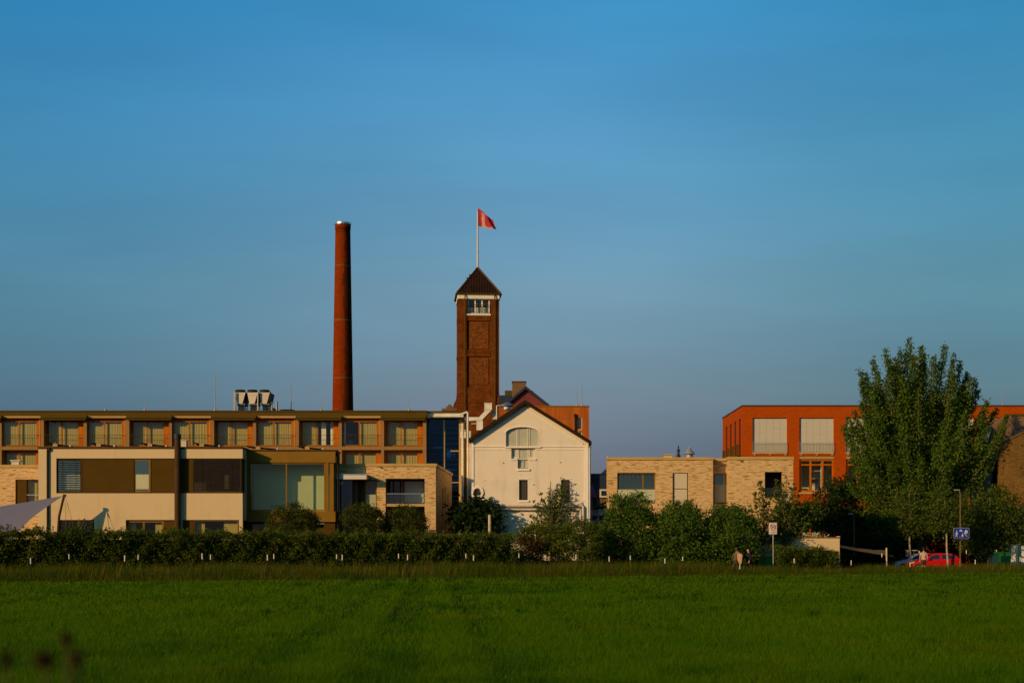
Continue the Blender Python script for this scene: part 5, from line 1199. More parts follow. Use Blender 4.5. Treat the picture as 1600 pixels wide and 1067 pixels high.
G = 'street trees by the parked cars'
tree('street_tree', 'slim young street tree with a pale trunk and wooden guard, behind the parked cars', 'tree', 1424, 112.5, [(1424,800,26,42,1.3), (1412,815,20,26,1.1), (1437,812,18,26,1.1), (1424,772,14,22,.8)], 770, .085, 'leaf_willow', 120, 34, .30, .17, bark='bark_pale', group=G, seed=3, lean=-3, fork=.42, base_z=0)
tree('street_tree', 'young street tree with a leaning pale trunk in front of the red car', 'tree', 1483, 108.0, [(1480,800,28,36,1.3), (1466,812,18,24,1.0), (1496,806,18,28,1.0), (1478,775,16,18,.8)], 775, .09, 'leaf_willow', 120, 34, .30, .17, bark='bark_pale', group=G, seed=4, lean=-8, fork=.45, base_z=0)
tree('willow_tree', 'bushy willow like tree between the blue sign and the old barn', 'tree', 1546, 112.5, [(1540,815,38,46,2.2), (1572,812,26,42,2.0), (1552,785,24,24,1.6), (1520,830,20,36,1.6), (1590,835,18,28,1.4), (1535,850,30,20,1.6)], 775, .14, 'leaf_willow', 230, 46, .38, .19, seed=5, fork=.1, base_z=0, droop=.4)
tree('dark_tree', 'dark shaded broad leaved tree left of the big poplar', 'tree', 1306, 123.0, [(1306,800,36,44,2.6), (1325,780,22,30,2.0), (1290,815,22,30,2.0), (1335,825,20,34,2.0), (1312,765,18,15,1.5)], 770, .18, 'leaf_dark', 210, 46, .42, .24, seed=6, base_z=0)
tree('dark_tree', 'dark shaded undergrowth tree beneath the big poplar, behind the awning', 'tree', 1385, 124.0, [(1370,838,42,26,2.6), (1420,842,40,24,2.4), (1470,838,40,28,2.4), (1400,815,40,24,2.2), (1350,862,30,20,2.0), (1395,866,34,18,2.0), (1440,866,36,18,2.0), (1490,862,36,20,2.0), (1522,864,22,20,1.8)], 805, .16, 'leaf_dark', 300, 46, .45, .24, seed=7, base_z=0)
rng = np.random.default_rng(8); D = 100.6
spray_tree('young_tree', 'young spiky tree in front of the right brick house, just left of the speed sign', 'tree', 1195, D, px_tips([(1187,752),(1196,760),(1178,768),(1205,775),(1183,785),(1172,792),(1213,795),(1192,790),(1200,805),(1180,812),(1170,820),(1215,815),(1190,830),(1205,838),(1175,840),(1212,845),(1186,850),(1198,780)], D, rng, .7), 758, .07, 'leaf_birch', 105, .25, .19, start=(.35, .75), seed=8, base_z=0)
D = 101.0
spray_tree('young_tree', 'young spiky tree in front of the dark window of the right brick house', 'tree', 1229, D, px_tips([(1212,748),(1222,752),(1231,742),(1240,757),(1248,768),(1207,768),(1218,775),(1236,780),(1250,785),(1213,790),(1227,795),(1244,800),(1255,790),(1206,805),(1220,812),(1240,820),(1258,815),(1230,830),(1212,832)], D, rng, .7), 752, .075, 'leaf_birch', 105, .26, .19, start=(.3, .75), seed=9, base_z=0)
tree('young_tree', 'round bushy young tree beside the cream garden wall', 'tree', 1240, 102.0, [(1240,812,30,26,1.0), (1258,806,18,22,.9), (1222,820,18,20,.9), (1268,790,10,12,.7)], 790, .08, 'leaf_birch', 130, 36, .28, .17, seed=10, fork=.5, base_z=0)
D = 101.1; rng = np.random.default_rng(12)
spray_tree('airy_tree', 'loose airy young tree in front of the white gable', 'tree', 862, D, px_tips([(879,746),(872,756),(885,762),(868,770),(845,768),(850,778),(833,782),(838,792),(828,802),(858,764),(892,776),(896,790),(890,800),(862,785),(876,780),(848,795),(868,800),(880,805),(840,810),(855,812),(895,810),(874,792),(883,752),(866,815),(888,818),(830,818)], D, rng, .35), 752, .07, 'leaf_birch', 84, .26, .17, start=(.3, .7), seed=12)
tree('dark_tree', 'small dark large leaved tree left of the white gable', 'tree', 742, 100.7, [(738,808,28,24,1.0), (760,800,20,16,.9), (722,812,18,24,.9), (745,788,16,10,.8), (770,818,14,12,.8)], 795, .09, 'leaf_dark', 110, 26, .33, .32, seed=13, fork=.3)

# clipped shrubs behind the hedge
for px, py, rx, ry, D, lab, sd_ in ((457, 818, 38, 29, 93.0, 'round clipped shrub in front of the brown house', 14), (567, 820, 35, 34, 95.0, 'dome shaped clipped shrub left of the pair beside the brick house', 15), (633, 822, 32, 32, 95.5, 'dome shaped clipped shrub right of the pair, in front of the brick house balcony', 16)):
    bl_ = [(px, py, rx, ry, rx*D/F), (px-rx*.3, py+6, rx*.72, ry*.9, rx*.7*D/F), (px+rx*.35, py+5, rx*.68, ry*.92, rx*.7*D/F)]
    tree('clipped_shrub', lab, 'shrub', px, D, bl_, py, .09, 'leaf_ball', 420, 40, .16, .105, seed=sd_, shell=.93, fork=.15, group='clipped shrubs', crownname='foliage')

# tall shrubs along the lane
def shrub(label, px, D, blobs, leafm, seed, n_cl=260, n_per=44, sig=.26, size=.16, shell=.82, group='shrubs behind the field', sprigs=()):
    t = tree('tall_shrub', label, 'shrub', px, D, blobs, blobs[0][1], .06, leafm, n_cl, n_per, sig, size, seed=seed, shell=shell, fork=.08, group=group, n_limbs=26, crownname='foliage')
    return t
shrub('tall ragged green shrub at the left end of the tall shrub row', 980, 97.4, [(982,832,38,58,1.9), (962,850,24,44,1.5), (1004,842,26,50,1.6), (970,800,20,28,1.2), (995,790,16,20,1.0)], 'leaf_shrub', 21, 420)
shrub('tall green shrub in the middle of the tall shrub row', 1062, 97.3, [(1062,838,36,52,1.9), (1040,845,24,44,1.6), (1086,842,24,48,1.6), (1052,804,15,20,1.1), (1076,800,14,18,1.0)], 'leaf_shrub', 22, 400)
shrub('tall green shrub right behind the two walkers', 1138, 97.5, [(1138,842,36,48,1.9), (1115,848,24,42,1.6), (1162,846,22,44,1.5), (1128,808,14,16,1.0), (1152,808,15,17,1.0), (1172,820,9,16,.8)], 'leaf_shrub', 23, 400)
shrub('rounded mid green shrub just right of the hedge end, below the white gable', 905, 94.5, [(905,846,36,34,1.8), (880,850,24,28,1.5), (925,852,17,34,1.4)], 'leaf_hedge', 24, 300, sig=.2, size=.12)
shrub('lower mid green shrub next to the hedge end', 845, 94.8, [(842,838,26,18,1.4), (862,842,20,24,1.3), (822,835,14,12,1.0), (850,866,26,16,1.3)], 'leaf_hedge', 25, 230, sig=.2, size=.12)
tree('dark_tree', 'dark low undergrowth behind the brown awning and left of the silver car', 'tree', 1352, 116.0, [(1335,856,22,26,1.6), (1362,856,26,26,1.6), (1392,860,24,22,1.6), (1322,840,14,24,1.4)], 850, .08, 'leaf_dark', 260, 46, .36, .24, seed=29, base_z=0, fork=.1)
tree('rust_shrub', 'reddish brown shrub in the gap at the hedge end', 'shrub', 826, 93.5, [(822,856,16,18,.9), (836,858,14,18,.9)], 850, .04, 'leaf_rust', 70, 30, .2, .13, seed=26, fork=.1, crownname='foliage')
shrub('small low green bush at the foot of the hedge end', 800, 92.0, [(800,878,24,16,1.0), (960,878,18,12,1.0)][:1], 'leaf_hedge', 27, 60, sig=.2, size=.14)
shrub('dark narrow bush between the rounded shrub and the tall row', 943, 99.5, [(943,852,13,34,1.0), (938,866,12,22,.9)], 'leaf_dark', 28, 90, sig=.24, size=.2)

# long clipped hedge in front of the houses
def hedge(label, pa, pb, off, width, py_top_a, py_top_b, n, leafm, seed, name='hedge', sprig=0, size=.10):
    rng = np.random.default_rng(seed)
    Da, Db = edge_D(pa, off), edge_D(pb, off); A = np.array((X(pa, Da), Da)); B = np.array((X(pb, Db), Db))
    d = (B-A)/np.linalg.norm(B-A); nr = np.array((-d[1], d[0])); L = np.linalg.norm(B-A); za, zb = Z(py_top_a, Da), Z(py_top_b, Db)
    gz = 0.0
    t = thing(name, label, 'hedge', (A[0]+d[0]*L/2, A[1]+d[1]*L/2, 0))
    m = MB(); c_ = [A+nr*.3+d*.3, B+nr*.3-d*.3, B+nr*(width-.3)-d*.3, A+nr*(width-.3)+d*.3]
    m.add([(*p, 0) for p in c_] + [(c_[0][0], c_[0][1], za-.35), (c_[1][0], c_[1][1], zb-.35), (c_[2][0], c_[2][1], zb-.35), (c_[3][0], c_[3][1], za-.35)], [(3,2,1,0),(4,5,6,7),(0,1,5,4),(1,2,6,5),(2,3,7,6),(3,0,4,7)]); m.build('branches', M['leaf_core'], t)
    u = rng.random(n)*L; H = za + (zb-za)*u/L
    bump = lambda a, b: .10*np.sin(a*1.7+b*2.1) + .08*np.sin(a*4.3-b*3.3+1) + .06*np.sin(a*9.1+b*7.7)
    face = rng.random(n)
    front = face < .66
    z = np.where(front, rng.random(n)**.85*H, H + rng.normal(size=n)*.09 + bump(u, u*.3) - .12)
    v = np.where(front, rng.normal(size=n)*.13 + .12 + bump(u, z), rng.random(n)*width)
    # rounded shoulder
    v = np.where(front & (z > H-.25), v + (z-H+.25)*.8, v)
    z = z + np.where(~front, .16*np.maximum(0, np.sin(u*2.9)*np.sin(u*7.3+1)), 0)
    pts = np.stack([A[0]+d[0]*u+nr[0]*v, A[1]+d[1]*u+nr[1]*v, np.maximum(z, .03)], 1)
    if sprig:
        cs = rng.random(sprig)*L; k = 34; uu = np.repeat(cs, k); hh = np.repeat(rng.uniform(.12, .58, sprig), k); f = rng.random(sprig*k)
        Hs = za + (zb-za)*uu/L; vv = np.repeat(rng.uniform(.2, width*.8, sprig), k)
        uu = uu + rng.normal(size=uu.shape)*.13*(1.1-f); vv = vv + rng.normal(size=uu.shape)*.12; zz_ = Hs - .1 + f*hh
        pts = np.concatenate([pts, np.stack([A[0]+d[0]*uu+nr[0]*vv, A[1]+d[1]*uu+nr[1]*vv, zz_], 1)])
    fast_mesh('foliage', leaves(pts, size, rng), 4, M[leafm], t)
    return t
hedge('long dense clipped hedge running along the field in front of the houses', -60, 808, 7.0, 1.6, 830.5, 839, 90000, 'leaf_hedge', 31, sprig=270)
hedge('low clipped hedge below the cream garden wall', 1216, 1312, 4.6, 1.3, 856.5, 861, 15000, 'leaf_hedge', 32, sprig=26)
hedge('low dark hedge under the brown awning and the lamp post', 1312, 1400, 9.5, 1.2, 868, 872, 9000, 'leaf_dark', 33, sprig=14)
rng = np.random.default_rng(41); D = edge_D(128, 7.8)
spray_tree('sapling', 'thin sapling poking above the long hedge before the white house', 'sapling', 128, D, px_tips([(130,808),(124,815),(136,818),(126,822),(140,826),(133,812),(121,827)], D, rng, .25), 809, .02, 'leaf_birch', 22, .10, .11, start=(.75, .95), seed=41, base_z=0)

# ------------------------------------------------------------------ grass
def blades(px, py, D, h, w, lean, rng):
    n = len(px); x, y = px, py
    th = rng.uniform(0, 2*PI, n); dx, dy = np.cos(th)*w*.5, np.sin(th)*w*.5*.5
    lx_, ly_ = rng.normal(size=n)*lean*h + .10*h, rng.normal(size=n)*lean*h
    z0 = np.zeros(n)
    P = np.stack([np.stack([x-dx, y-dy, z0], 1), np.stack([x+dx, y+dy, z0], 1), np.stack([x+lx_, y+ly_, h], 1)], 1)
    return P.reshape(-1, 3)
def fbm(x, y, seed, s):
    r = np.random.default_rng(seed); o = np.zeros_like(x); a = 1.0
    for k in range(5):
        for _ in range(3):
            th, ph = r.uniform(0, 2*PI), r.uniform(0, 2*PI); o += a*np.sin((x*math.cos(th)+y*math.sin(th))*s*(1.9**k)+ph)/3
        a *= .6
    return o
rng = np.random.default_rng(51)
n = 1350000
sy = rng.uniform(872, 1150, n); sx = rng.uniform(-650, 2300, n)
D_ = F*EYE/(sy-HY); x_ = (sx-CX)/F*D_
keep = D_ < edge(x_) + .6
x_, D_ = x_[keep], D_[keep]
# gaps in the drilled rows: two wheel tracks running away from the camera and a few worn spots
tl = -.34 - .057*(D_-21.5)
tr = np.minimum(np.abs(x_ - tl), np.abs(x_ - tl + 1.75)); tr2 = np.minimum(np.abs(x_ - tl + 9.3), np.abs(x_ - tl - 8.0)); tr3 = np.abs(((x_ - tl + .5) % .62) - .31)
patch = fbm(x_, D_, 3, .9); fine = fbm(x_, D_*.6, 4, 2.6)
rows = np.sin((x_ + .057*D_)*2*PI/1.75 + .25*fbm(x_, D_, 14, .2))
u_ = rng.random(len(x_))
cut = (u_ < .92*np.exp(-(tr/.17)**2)*np.clip(.35+.9*fbm(x_, D_, 31, .5), 0, 1)) | ((patch > 1.15) & (u_ < .75)) | (u_ < .5*np.exp(-(tr2/.2)**2)*np.clip(fbm(x_, D_, 32, .4), 0, 1))
x_, D_, patch, rows, fine = x_[~cut], D_[~cut], patch[~cut], rows[~cut], fine[~cut]
big = fbm(x_, D_, 9, .35)
in_tr = np.exp(-((np.minimum(np.abs(x_ - (-.34 - .057*(D_-21.5))), np.abs(x_ - (-.34 - .057*(D_-21.5)) + 1.75)))/.20)**2)*np.clip(.5+.8*fbm(x_, D_, 31, .4), 0, 1.2)
h = (.100 - .055*in_tr + .030*rng.normal(size=len(x_)) + .030*patch*np.clip(D_/40, .6, 1.6) + .018*rows + .026*big + .02*fine).clip(.025, .34)
w = np.maximum(.006, D_*.00050)
co = blades(x_, D_, D_, h, w, .45, rng); lane = np.exp(-(x_ - (-2.6 - .057*(D_-21.5)))**2/14)      # drill rows show most around the wheel tracks
mi_ = ((rng.random(len(x_)) < .75*in_tr) | (rng.random(len(x_)) < .30*lane*(rows < -.6))).astype(int)
# darker, lusher tussocks scattered over the field
nc = 900; csy = rng.uniform(898, 1090, nc); csx = rng.uniform(-200, 1800, nc); cD = F*EYE/(csy-HY); cX = (csx-CX)/F*cD
ok = (cD < edge(cX) - .5) & ((fbm(cX, cD, 5, .25) + .5*rng.normal(size=nc)) > .25); cX, cD = cX[ok], cD[ok]
k = 70; rad = np.repeat(rng.uniform(.06, .34, len(cX)), k); tx = np.repeat(cX, k) + rng.normal(size=len(cX)*k)*rad*1.5; ty = np.repeat(cD, k) + rng.normal(size=len(cX)*k)*rad
th_ = (np.repeat(rng.uniform(.13, .24, len(cX)), k) * rng.uniform(.6, 1.15, len(tx)))
co2 = blades(tx, ty, ty, th_, np.maximum(.009, ty*.00055), .5, rng)
o = fast_mesh('field_grass', np.concatenate([co, co2]), 3, [M['field_grass'], M['field_tussock']], None, np.concatenate([mi_, np.ones(len(tx), int)])); tag(o, 'short green grass of the field', 'grass', kind='stuff')
# rough bank of tall grass along the far side
rng = np.random.default_rng(52); n = 230000
u = rng.uniform(-42, 64, n); v = rng.random(n)**.9*7.6 + rng.normal(size=n)*.12
wv = .7*np.sin(u*.8) + .5*np.sin(u*2.3+1) + .6*rng.normal(size=n)
y = edge(u) + .25*wv + v
tall = (.55 + .45*fbm(u, y, 21, .6)*.5 + .25*rng.normal(size=n)).clip(.12, 1.25) * np.clip(.22 + v/3.6, .22, 1.0) * np.where(u > 14, .66, 1.0)
co = blades(u, y, y, tall.clip(.1, 1.05), np.full(n, .035), .28, rng)
ns = 5200; us = rng.uniform(-42, 64, ns); ys = edge(us) + 1.0 + rng.random(ns)*6.2; ok = fbm(us, ys, 44, .5) + .4*rng.normal(size=ns) > -.1; us, ys = us[ok], ys[ok]
co3 = blades(us, ys, ys, rng.uniform(.6, 1.25, len(us))*np.where(us > 14, .72, 1.0), np.full(len(us), .030), .16, rng)
o = fast_mesh('bank_grass', np.concatenate([co, co3]), 3, [M['bank_grass'], M['straw']], None, np.concatenate([np.zeros(n, int), np.ones(len(us), int)])); tag(o, 'rough tall grass on the bank between the field and the hedge', 'grass', kind='stuff')
# verge around the street on the right
n = 60000; u = rng.uniform(20, 62, n); y = edge(u) + 7.4 + rng.random(n)*9
keep = ~((u > 28.5) & (y > 106.0))
u, y = u[keep], y[keep]
co = blades(u, y, y, (.28 + .14*rng.normal(size=len(u))).clip(.06, .7), np.full(len(u), .035), .35, rng)
o = fast_mesh('verge_grass', co, 3, M['bank_grass']); tag(o, 'grass on the verge beside the street', 'grass', kind='stuff')
# ------------------------------------------------------------------ fence posts (two rows)
front = [(48, 871, 'farthest left, below the shade sail'), (195, 867, 'below the long olive panel of the white house'), (316, 864, 'below the dark blinds of the white house'), (418, 866, 'below the brown house glazing, left of the pair'),
         (535, 866, 'below the porch canopy, right of the pair'), (637, 866, 'below the brick balcony, right of the pair'), (740, 867, 'below the round window, right of the pair'), (852, 867, 'below the airy tree'),
         (952, 869, 'by the dark gap left of the tall shrubs'), (1039, 872, 'before the middle tall shrub'), (1156, 881, 'at the feet of the walkers'), (1241, 872, 'in front of the low hedge right of the speed sign'),
         (1330, 875, 'beside the foot of the shorter street lamp'), (1422, 878, 'in front of the silver car bonnet'), (1524, 874, 'right of the red car and the blue sign'), (1594, 870, 'farthest right, before the blue grey container')]
back = [(108, 865, 'below the mast of the shade sail'), (216, 866, 'below the narrow window of the white house'), (329, 866, 'showing very short before the hedge below the dark blinds'), (428, 865, 'below the brown house glazing, right of the pair'), (526, 865.5, 'below the porch canopy, left of the pair'),
        (623, 864.5, 'below the brick balcony, left of the pair'), (728, 864.5, 'below the dark tree, left of the pair'), (811, 864, 'leaning slightly, before the reddish shrub'), (900, 866, 'before the rounded shrub below the gable'), (985, 867.5, 'before the leftmost tall shrub'), (1067, 869, 'before the tall shrubs, right of the middle'),
        (1227, 863.5, 'before the low hedge, close to the speed sign'), (1312, 867, 'at the right end of the cream garden wall'), (1378, 864, 'left of the thicker yellow post under the awning'), (1510, 859, 'right of the taller street lamp'), (1557, 858.5, 'beside the dark teal bin')]
def fence_post(px, tip, D, label, grp, tall=.30):
    x = X(px, D); zt = Z(tip, D); t = thing('fence_post', label, 'post', (x, D, 0), 0, grp)
    j = random.Random(int(px)); dx, dy = j.uniform(-.03, .03), j.uniform(-.03, .03)
    m = MB(); m.tube([(x-dx, D-dy, -.1), (x, D, zt-tall)], [.026, .024], 7); m.build('pole', M['dark_metal'], t)
    m = MB(); m.tube([(x, D, zt-tall), (x+dx*.25, D+dy*.25, zt-.012), (x+dx*.25, D+dy*.25, zt)], [.034, .034, .026], 8); m.build('white_tip', M['white_paint'], t)
for px, tip, lab in front: fence_post(px, tip, edge_D(px, .35), 'front row white tipped post ' + lab, 'white tipped posts along the field edge', .31)
for px, tip, lab in back: fence_post(px, tip, edge_D(px, 6.4 if px < 1200 else 8.5), 'back row white tipped post ' + lab, 'white tipped posts by the hedge', .28)
m = MB(); D = 105.0; m.tube([(X(1385.5, D), D, 0), (X(1385.2, D), D, Z(855.5, D))], [.065, .06], 8); tag(m.build('wooden_post', M['post_wood']), 'thick yellowish wooden post holding the right end of the brown awning', 'post')
D = edge_D(765, 9.5); m = MB(); m.tube([(X(765, D), D, 0), (X(765, D), D, Z(805, D))], [.10, .09], 8); m.tube([(X(765, D), D, Z(805, D)), (X(765, D), D, Z(803.8, D))], [.11, .04], 8); tag(m.build('wooden_post', M['post_wood']), 'pale wooden post rising above the hedge before the dark tree', 'post')
D = 97.0; t = thing('gate_frame', 'small pale wooden gate frame behind the hedge end', 'gate', (X(818, D), D, 0))
m = MB(); m.pb(816, 817.4, 831, 875, D, .08); m.pb(821, 822.2, 833, 875, D, .08); m.build('posts', M['post_wood'], t)
m = MB(); m.pb(816, 822.2, 829.6, 830.9, D-.01, .1); m.build('crossbar', M['post_wood'], t)

# ------------------------------------------------------------------ sail shade on a leaning mast
D = 94.0
A3 = Vector((X(98.5, D), D, Z(774.5, D)))
ms = thing('sail_mast', 'dark leaning mast holding the corner of the lilac sail shade', 'mast', (X(86, D), D, .3))
m = MB(); m.tube([(X(86, D), D, .2), (X(92.5, D), D, Z(806, D)), (X(100.3, D), D, Z(773, D))], [.09, .085, .08], 10); m.build('pole', M['bronze'], ms)
m = MB(); m.pb(98.3, 102, 771.8, 776, D-.12, .22); m.tube([(A3.x, A3.y, A3.z), (X(100, D), D, Z(774, D))], .025, 6); m.build('pulley', M['black_paint'], ms)
m = MB()
for (a, b), (c, d) in (((101.5, 775), (105, 826)), ((102.5, 777), (118, 828))): m.tube([(X(a, D), D-.05, Z(a and b, D)), (X((a+c)/2+.3, D), D-.1, Z((b+d)/2, D)), (X(c, D), D-.3, Z(d, D))], .012, 5)
m.build('rope', M['wood_dark'], ms)
m = MB(); m.tube([(X(102.5, D), D-.04, Z(777, D)), (X(104.2, D), D-.05, Z(783, D)), (X(106, D), D-.05, Z(788, D))], [.02, .04, .02], 6); m.build('rope_hank', M['white_paint'], ms)
B3 = Vector((X(-150, 86), 86.0, Z(812, 86))); C3 = Vector((X(-60, 90.5), 90.5, Z(905, 90.5)))
C3 = Vector((X(14, 95.0), 95.0, Z(856, 95.0)))
B3 = Vector((X(-210, 86), 86, Z(820, 86)))
n_ = 26; vs, fs, ids = [], [], {}
for i in range(n_+1):
    for j in range(n_+1-i):
        a, b = i/n_, j/n_; c = 1-a-b
        p = A3*a + B3*b + C3*c; cen = (A3+B3+C3)/3
        pull = .30*(4*a*c) + .16*(4*a*b) + .12*(4*b*c)         # edges curve inwards between the corners
        p = p + (cen-p)*pull*.55*(1 - 27*a*b*c*.9)
        p = p + Vector((0, .55*27*a*b*c*.35, -.12*27*a*b*c))
        ids[i, j] = len(vs); vs.append(tuple(p))
for i in range(n_):
    for j in range(n_-i):
        fs.append((ids[i, j], ids[i+1, j], ids[i, j+1]))
        if i + j < n_-1: fs.append((ids[i+1, j], ids[i+1, j+1], ids[i, j+1]))
m = MB(); m.add(vs, fs)
tag(m.build('shade_sail', M['sail'], smooth=True), 'large lilac grey triangular sail shade at the left edge', 'sail shade')

# ------------------------------------------------------------------ garden walls, awning, boxes
D = 100.9
gw = thing('garden_wall', 'cream rendered garden wall with a dark coping, right of the speed sign', 'wall', (X(1277, D), D, 0))
m = MB(); m.prism([(X(1240, D), 0), (X(1240, D), Z(840.5, D)), (X(1312, D), Z(840.5, D)), (X(1312, D), 0)], D, D+.35); m.build('wall', M['tan_plaster'], gw)
m = MB(); m.pb(1239.3, 1312.8, 838.6, 840.3, D-.05, .45); m.build('coping', M['wood_dark'], gw)
m = MB(); m.pb(1308.5, 1312.4, 837.4, 838.5, D-.02, .4); m.build('corner_cap', M['white_paint'], gw)
m = MB(); m.pb(1237.5, 1239.2, 839, 890, D-.05, .4); m.build('end_post', M['white_plaster'], gw)
D = 101.8
lw = thing('low_wall', 'low cream wall with a dark gap line behind the two walkers', 'wall', (X(1208, D), D, 0))
m = MB(); m.pb(1170, 1239, 857.5, 862.4, D, .4); m.pb(1170, 1239, 863.4, 868.8, D, .4); m.build('wall', M['tan_plaster'], lw)
m = MB(); m.pb(1170, 1239, 862.42, 863.38, D+.06, .3); m.pb(1170, 1239, 868.82, 890, D+.04, .3); m.build('shadow_gap', M['wood_dark'], lw)
D = 101.0
t = thing('green_trough', 'bright green low trough at the foot of the cream wall', 'trough', (X(1196, D), D, 0))
m = MB(); m.prism([(X(1186.5, D), Z(870.5, D)), (X(1207.5, D), Z(870.5, D)), (X(1205.5, D), .12), (X(1188.5, D), .12)], D, D+.5); m.build('tub', M['green_bright'], t)
m = MB(); m.pb(1185.5, 1208.5, 869.3, 870.6, D-.04, .6); m.build('rim', M['green_bright'], t)
D = 105.0
aw = thing('sail_awning', 'long narrow brown awning stretched from the garden wall to a wooden post', 'awning', (X(1320, D), D, 0))
top = [(1247, 833.5), (1262, 837), (1285, 843.5), (1312, 851), (1340, 856), (1365, 858.6), (1385, 858.8)]; botm = [(1247, 834), (1262, 838.6), (1285, 846.5), (1312, 855), (1340, 860.4), (1365, 864.5), (1385, 867.5)]
m = MB(); vs = []
for (a, b), (c, d) in zip(top, botm):
    u = (a-1247)/138; Dn = 100.6 + 4.4*u
    vs += [(X(a, Dn+1.6*min(1, u*2)), Dn+1.6*min(1, u*2), Z(b, Dn+1.6*min(1, u*2))), (X(c, Dn), Dn, Z(d, Dn))]
n_ = len(top); vs2 = [(x, y, z-.012) for x, y, z in vs]
m.add(vs + vs2, [(2*i, 2*i+2, 2*i+3, 2*i+1) for i in range(n_-1)] + [(2*n_+2*i+1, 2*n_+2*i+3, 2*n_+2*i+2, 2*n_+2*i) for i in range(n_-1)]); m.build('cloth', M['awning'], aw, smooth=True)
m = MB()
m.tube([(X(1247, 100.6), 100.6, Z(833.8, 100.6)), (X(1238, 100.6), 100.6, Z(831, 100.6))], .015, 5); m.tube([(X(1385, 105.2), 105.2, Z(866.5, 105.2)), (X(1396, 105), 105, Z(869, 105))], .012, 5); m.build('rope', M['wood_dark'], aw)

D = 107.0
def box_thing(name, label, cat, px0, px1, py0, D, dep, matn, lid=None):
    t = thing(name, label, cat, (X((px0+px1)/2, D), D, 0))
    m = MB(); x0, x1, z1 = X(px0, D), X(px1, D), Z(py0, D); w_ = (x1-x0)
    m.prism([(x0+w_*.05, .10), (x0, z1), (x1, z1), (x1-w_*.05, .10)], D, D+dep); m.build('body', M[matn], t)
    m = MB(); m.prism([(x0-.03, z1+.005), (x0-.01, z1+.07), (x1+.01, z1+.07), (x1+.03, z1+.005)], D-.04, D+dep+.03); m.build('lid', M[lid or matn], t)
    for fx in (.15, .85):
        m = MB(); c_ = x0 + w_*fx; m.tube([(c_-.03, D+dep-.1, .09), (c_+.03, D+dep-.1, .09)], .085, 10); m.build('wheel', M['rubber'], t)
    return t
box_thing('waste_container', 'wide green waste container at the right edge', 'container', 1561, 1580, 863.5, 109, 1.2, 'green_bin')
box_thing('waste_bin', 'dark teal bin with a white tipped post right in front of it', 'bin', 1552.5, 1560, 867.5, 107, .6, 'teal_bin')
t = thing('storage_container', 'blue grey storage container at the right edge behind a dark green bottle bank', 'container', (X(1592, 112), 112, 0))
m = MB(); m.pb(1580.5, 1625, 852, 890, 112, 2.4); m.build('body', M['blind_pale'], t); m = MB(); m.pb(1579.8, 1626, 850.4, 851.9, 111.95, 2.5); m.build('lid', M['grey_metal'], t)
D = 109.0
t = thing('bottle_bank', 'tall dark green rounded bottle bank at the right edge', 'container', (X(1591, D), D, 0))
m = MB(); zt = Z(851, D); m.lathe([(.12, .15), (.15, zt-.35), (.14, zt-.12), (.08, zt-.03), (.01, zt)], X(1590, D), D, 12); m.lathe([(.1, .15), (.13, zt-.4), (.1, zt-.1), (.01, zt-.05)], X(1593.2, D), D, 12); m.build('body', M['teal_bin'], t)
m = MB(); m.lathe([(.03, zt-.16), (.05, zt-.13), (.03, zt-.09)], X(1588.3, D), D-.12, 8); m.build('port', M['grey_metal'], t)
D = 113.2
t = thing('tree_guard', 'square wooden tree guard around the slim street tree', 'tree guard', (X(1424, D), D, 0))
for px, dy in ((1415.5, 0), (1418.5, 1.0), (1430.5, 1.0), (1433, 0)):
    m = MB(); m.tube([(X(px, D), D-.6+dy, 0), (X(px, D), D-.6+dy, Z(860.2, D))], .05, 7); m.build('stake', M['post_wood'], t)
m = MB(); m.pb(1414.8, 1433.6, 859, 860.1, D-.64, .08); m.pb(1418, 1431, 859, 860.1, D+.36, .08); m.build('rail', M['post_wood'], t)

# ------------------------------------------------------------------ street lamps and signs
def lamp(px, py, D, label, armx):
    t = thing('street_lamp', label, 'street lamp', (X(px, D), D, 0), 0, 'street lamps on the right')
    x, z = X(px, D), Z(py, D)
    m = MB(); m.tube([(x, D, 0), (x, D, .9), (x, D, .92), (x, D, z-.12)], [.075, .075, .055, .045], 9); m.tube([(x, D, z-.3), (x+armx*.1, D, z-.08), (x+armx*.45, D, z-.01)], [.03, .028, .026], 7); m.build('pole', M['wood_dark'], t)
    m = MB(); m.box(x+armx*.12 if armx > 0 else x+armx*.8, x+armx*.8 if armx > 0 else x+armx*.12, D-.14, D+.14, z-.01, z+.07); m.build('lamp_head', M['grey_metal'], t)
lamp(1334.5, 803, 111, 'shorter street lamp with a small head left of the big poplar', -.55)
lamp(1500.5, 766, 104.5, 'taller street lamp carrying the blue play street sign', -.55)
D = 104.3
sg = thing('play_street_sign', 'blue play street sign with white figures, car and house on the lamp post', 'traffic sign', (X(1502, D), D, Z(833, D)))
S = D/F
def rbox(m, px0, px1, py0, py1, D, dep, r=1.5):
    pts = []
    for cx, cy, a0 in ((px1-r, py0+r, 0), (px0+r, py0+r, 90), (px0+r, py1-r, 180), (px1-r, py1-r, 270)):
        for a in (0, 30, 60, 90): pts.append((X(cx + r*math.cos(R(a0+a)), D), Z(cy - r*math.sin(R(a0+a)), D)))
    m.prism(pts, D, D+dep)
m = MB(); rbox(m, 1490, 1514.5, 824.2, 841.4, D-.10, .03); m.build('border', M['grey_metal'], sg)
m = MB(); rbox(m, 1490.7, 1513.8, 824.8, 840.8, D-.112, .01, 1.2); m.build('face', M['blue_paint'], sg)
m = MB(); D2 = D-.122
def poly(pp):
    ca = sum(a for a, b in pp)/len(pp); cb_ = sum(b for a, b in pp)/len(pp)
    m.prism([(X(1490.0+ca+(a-ca)*.86, D2), Z(824.2+cb_+(b-cb_)*.86, D2)) for a, b in pp], D2, D2+.006)
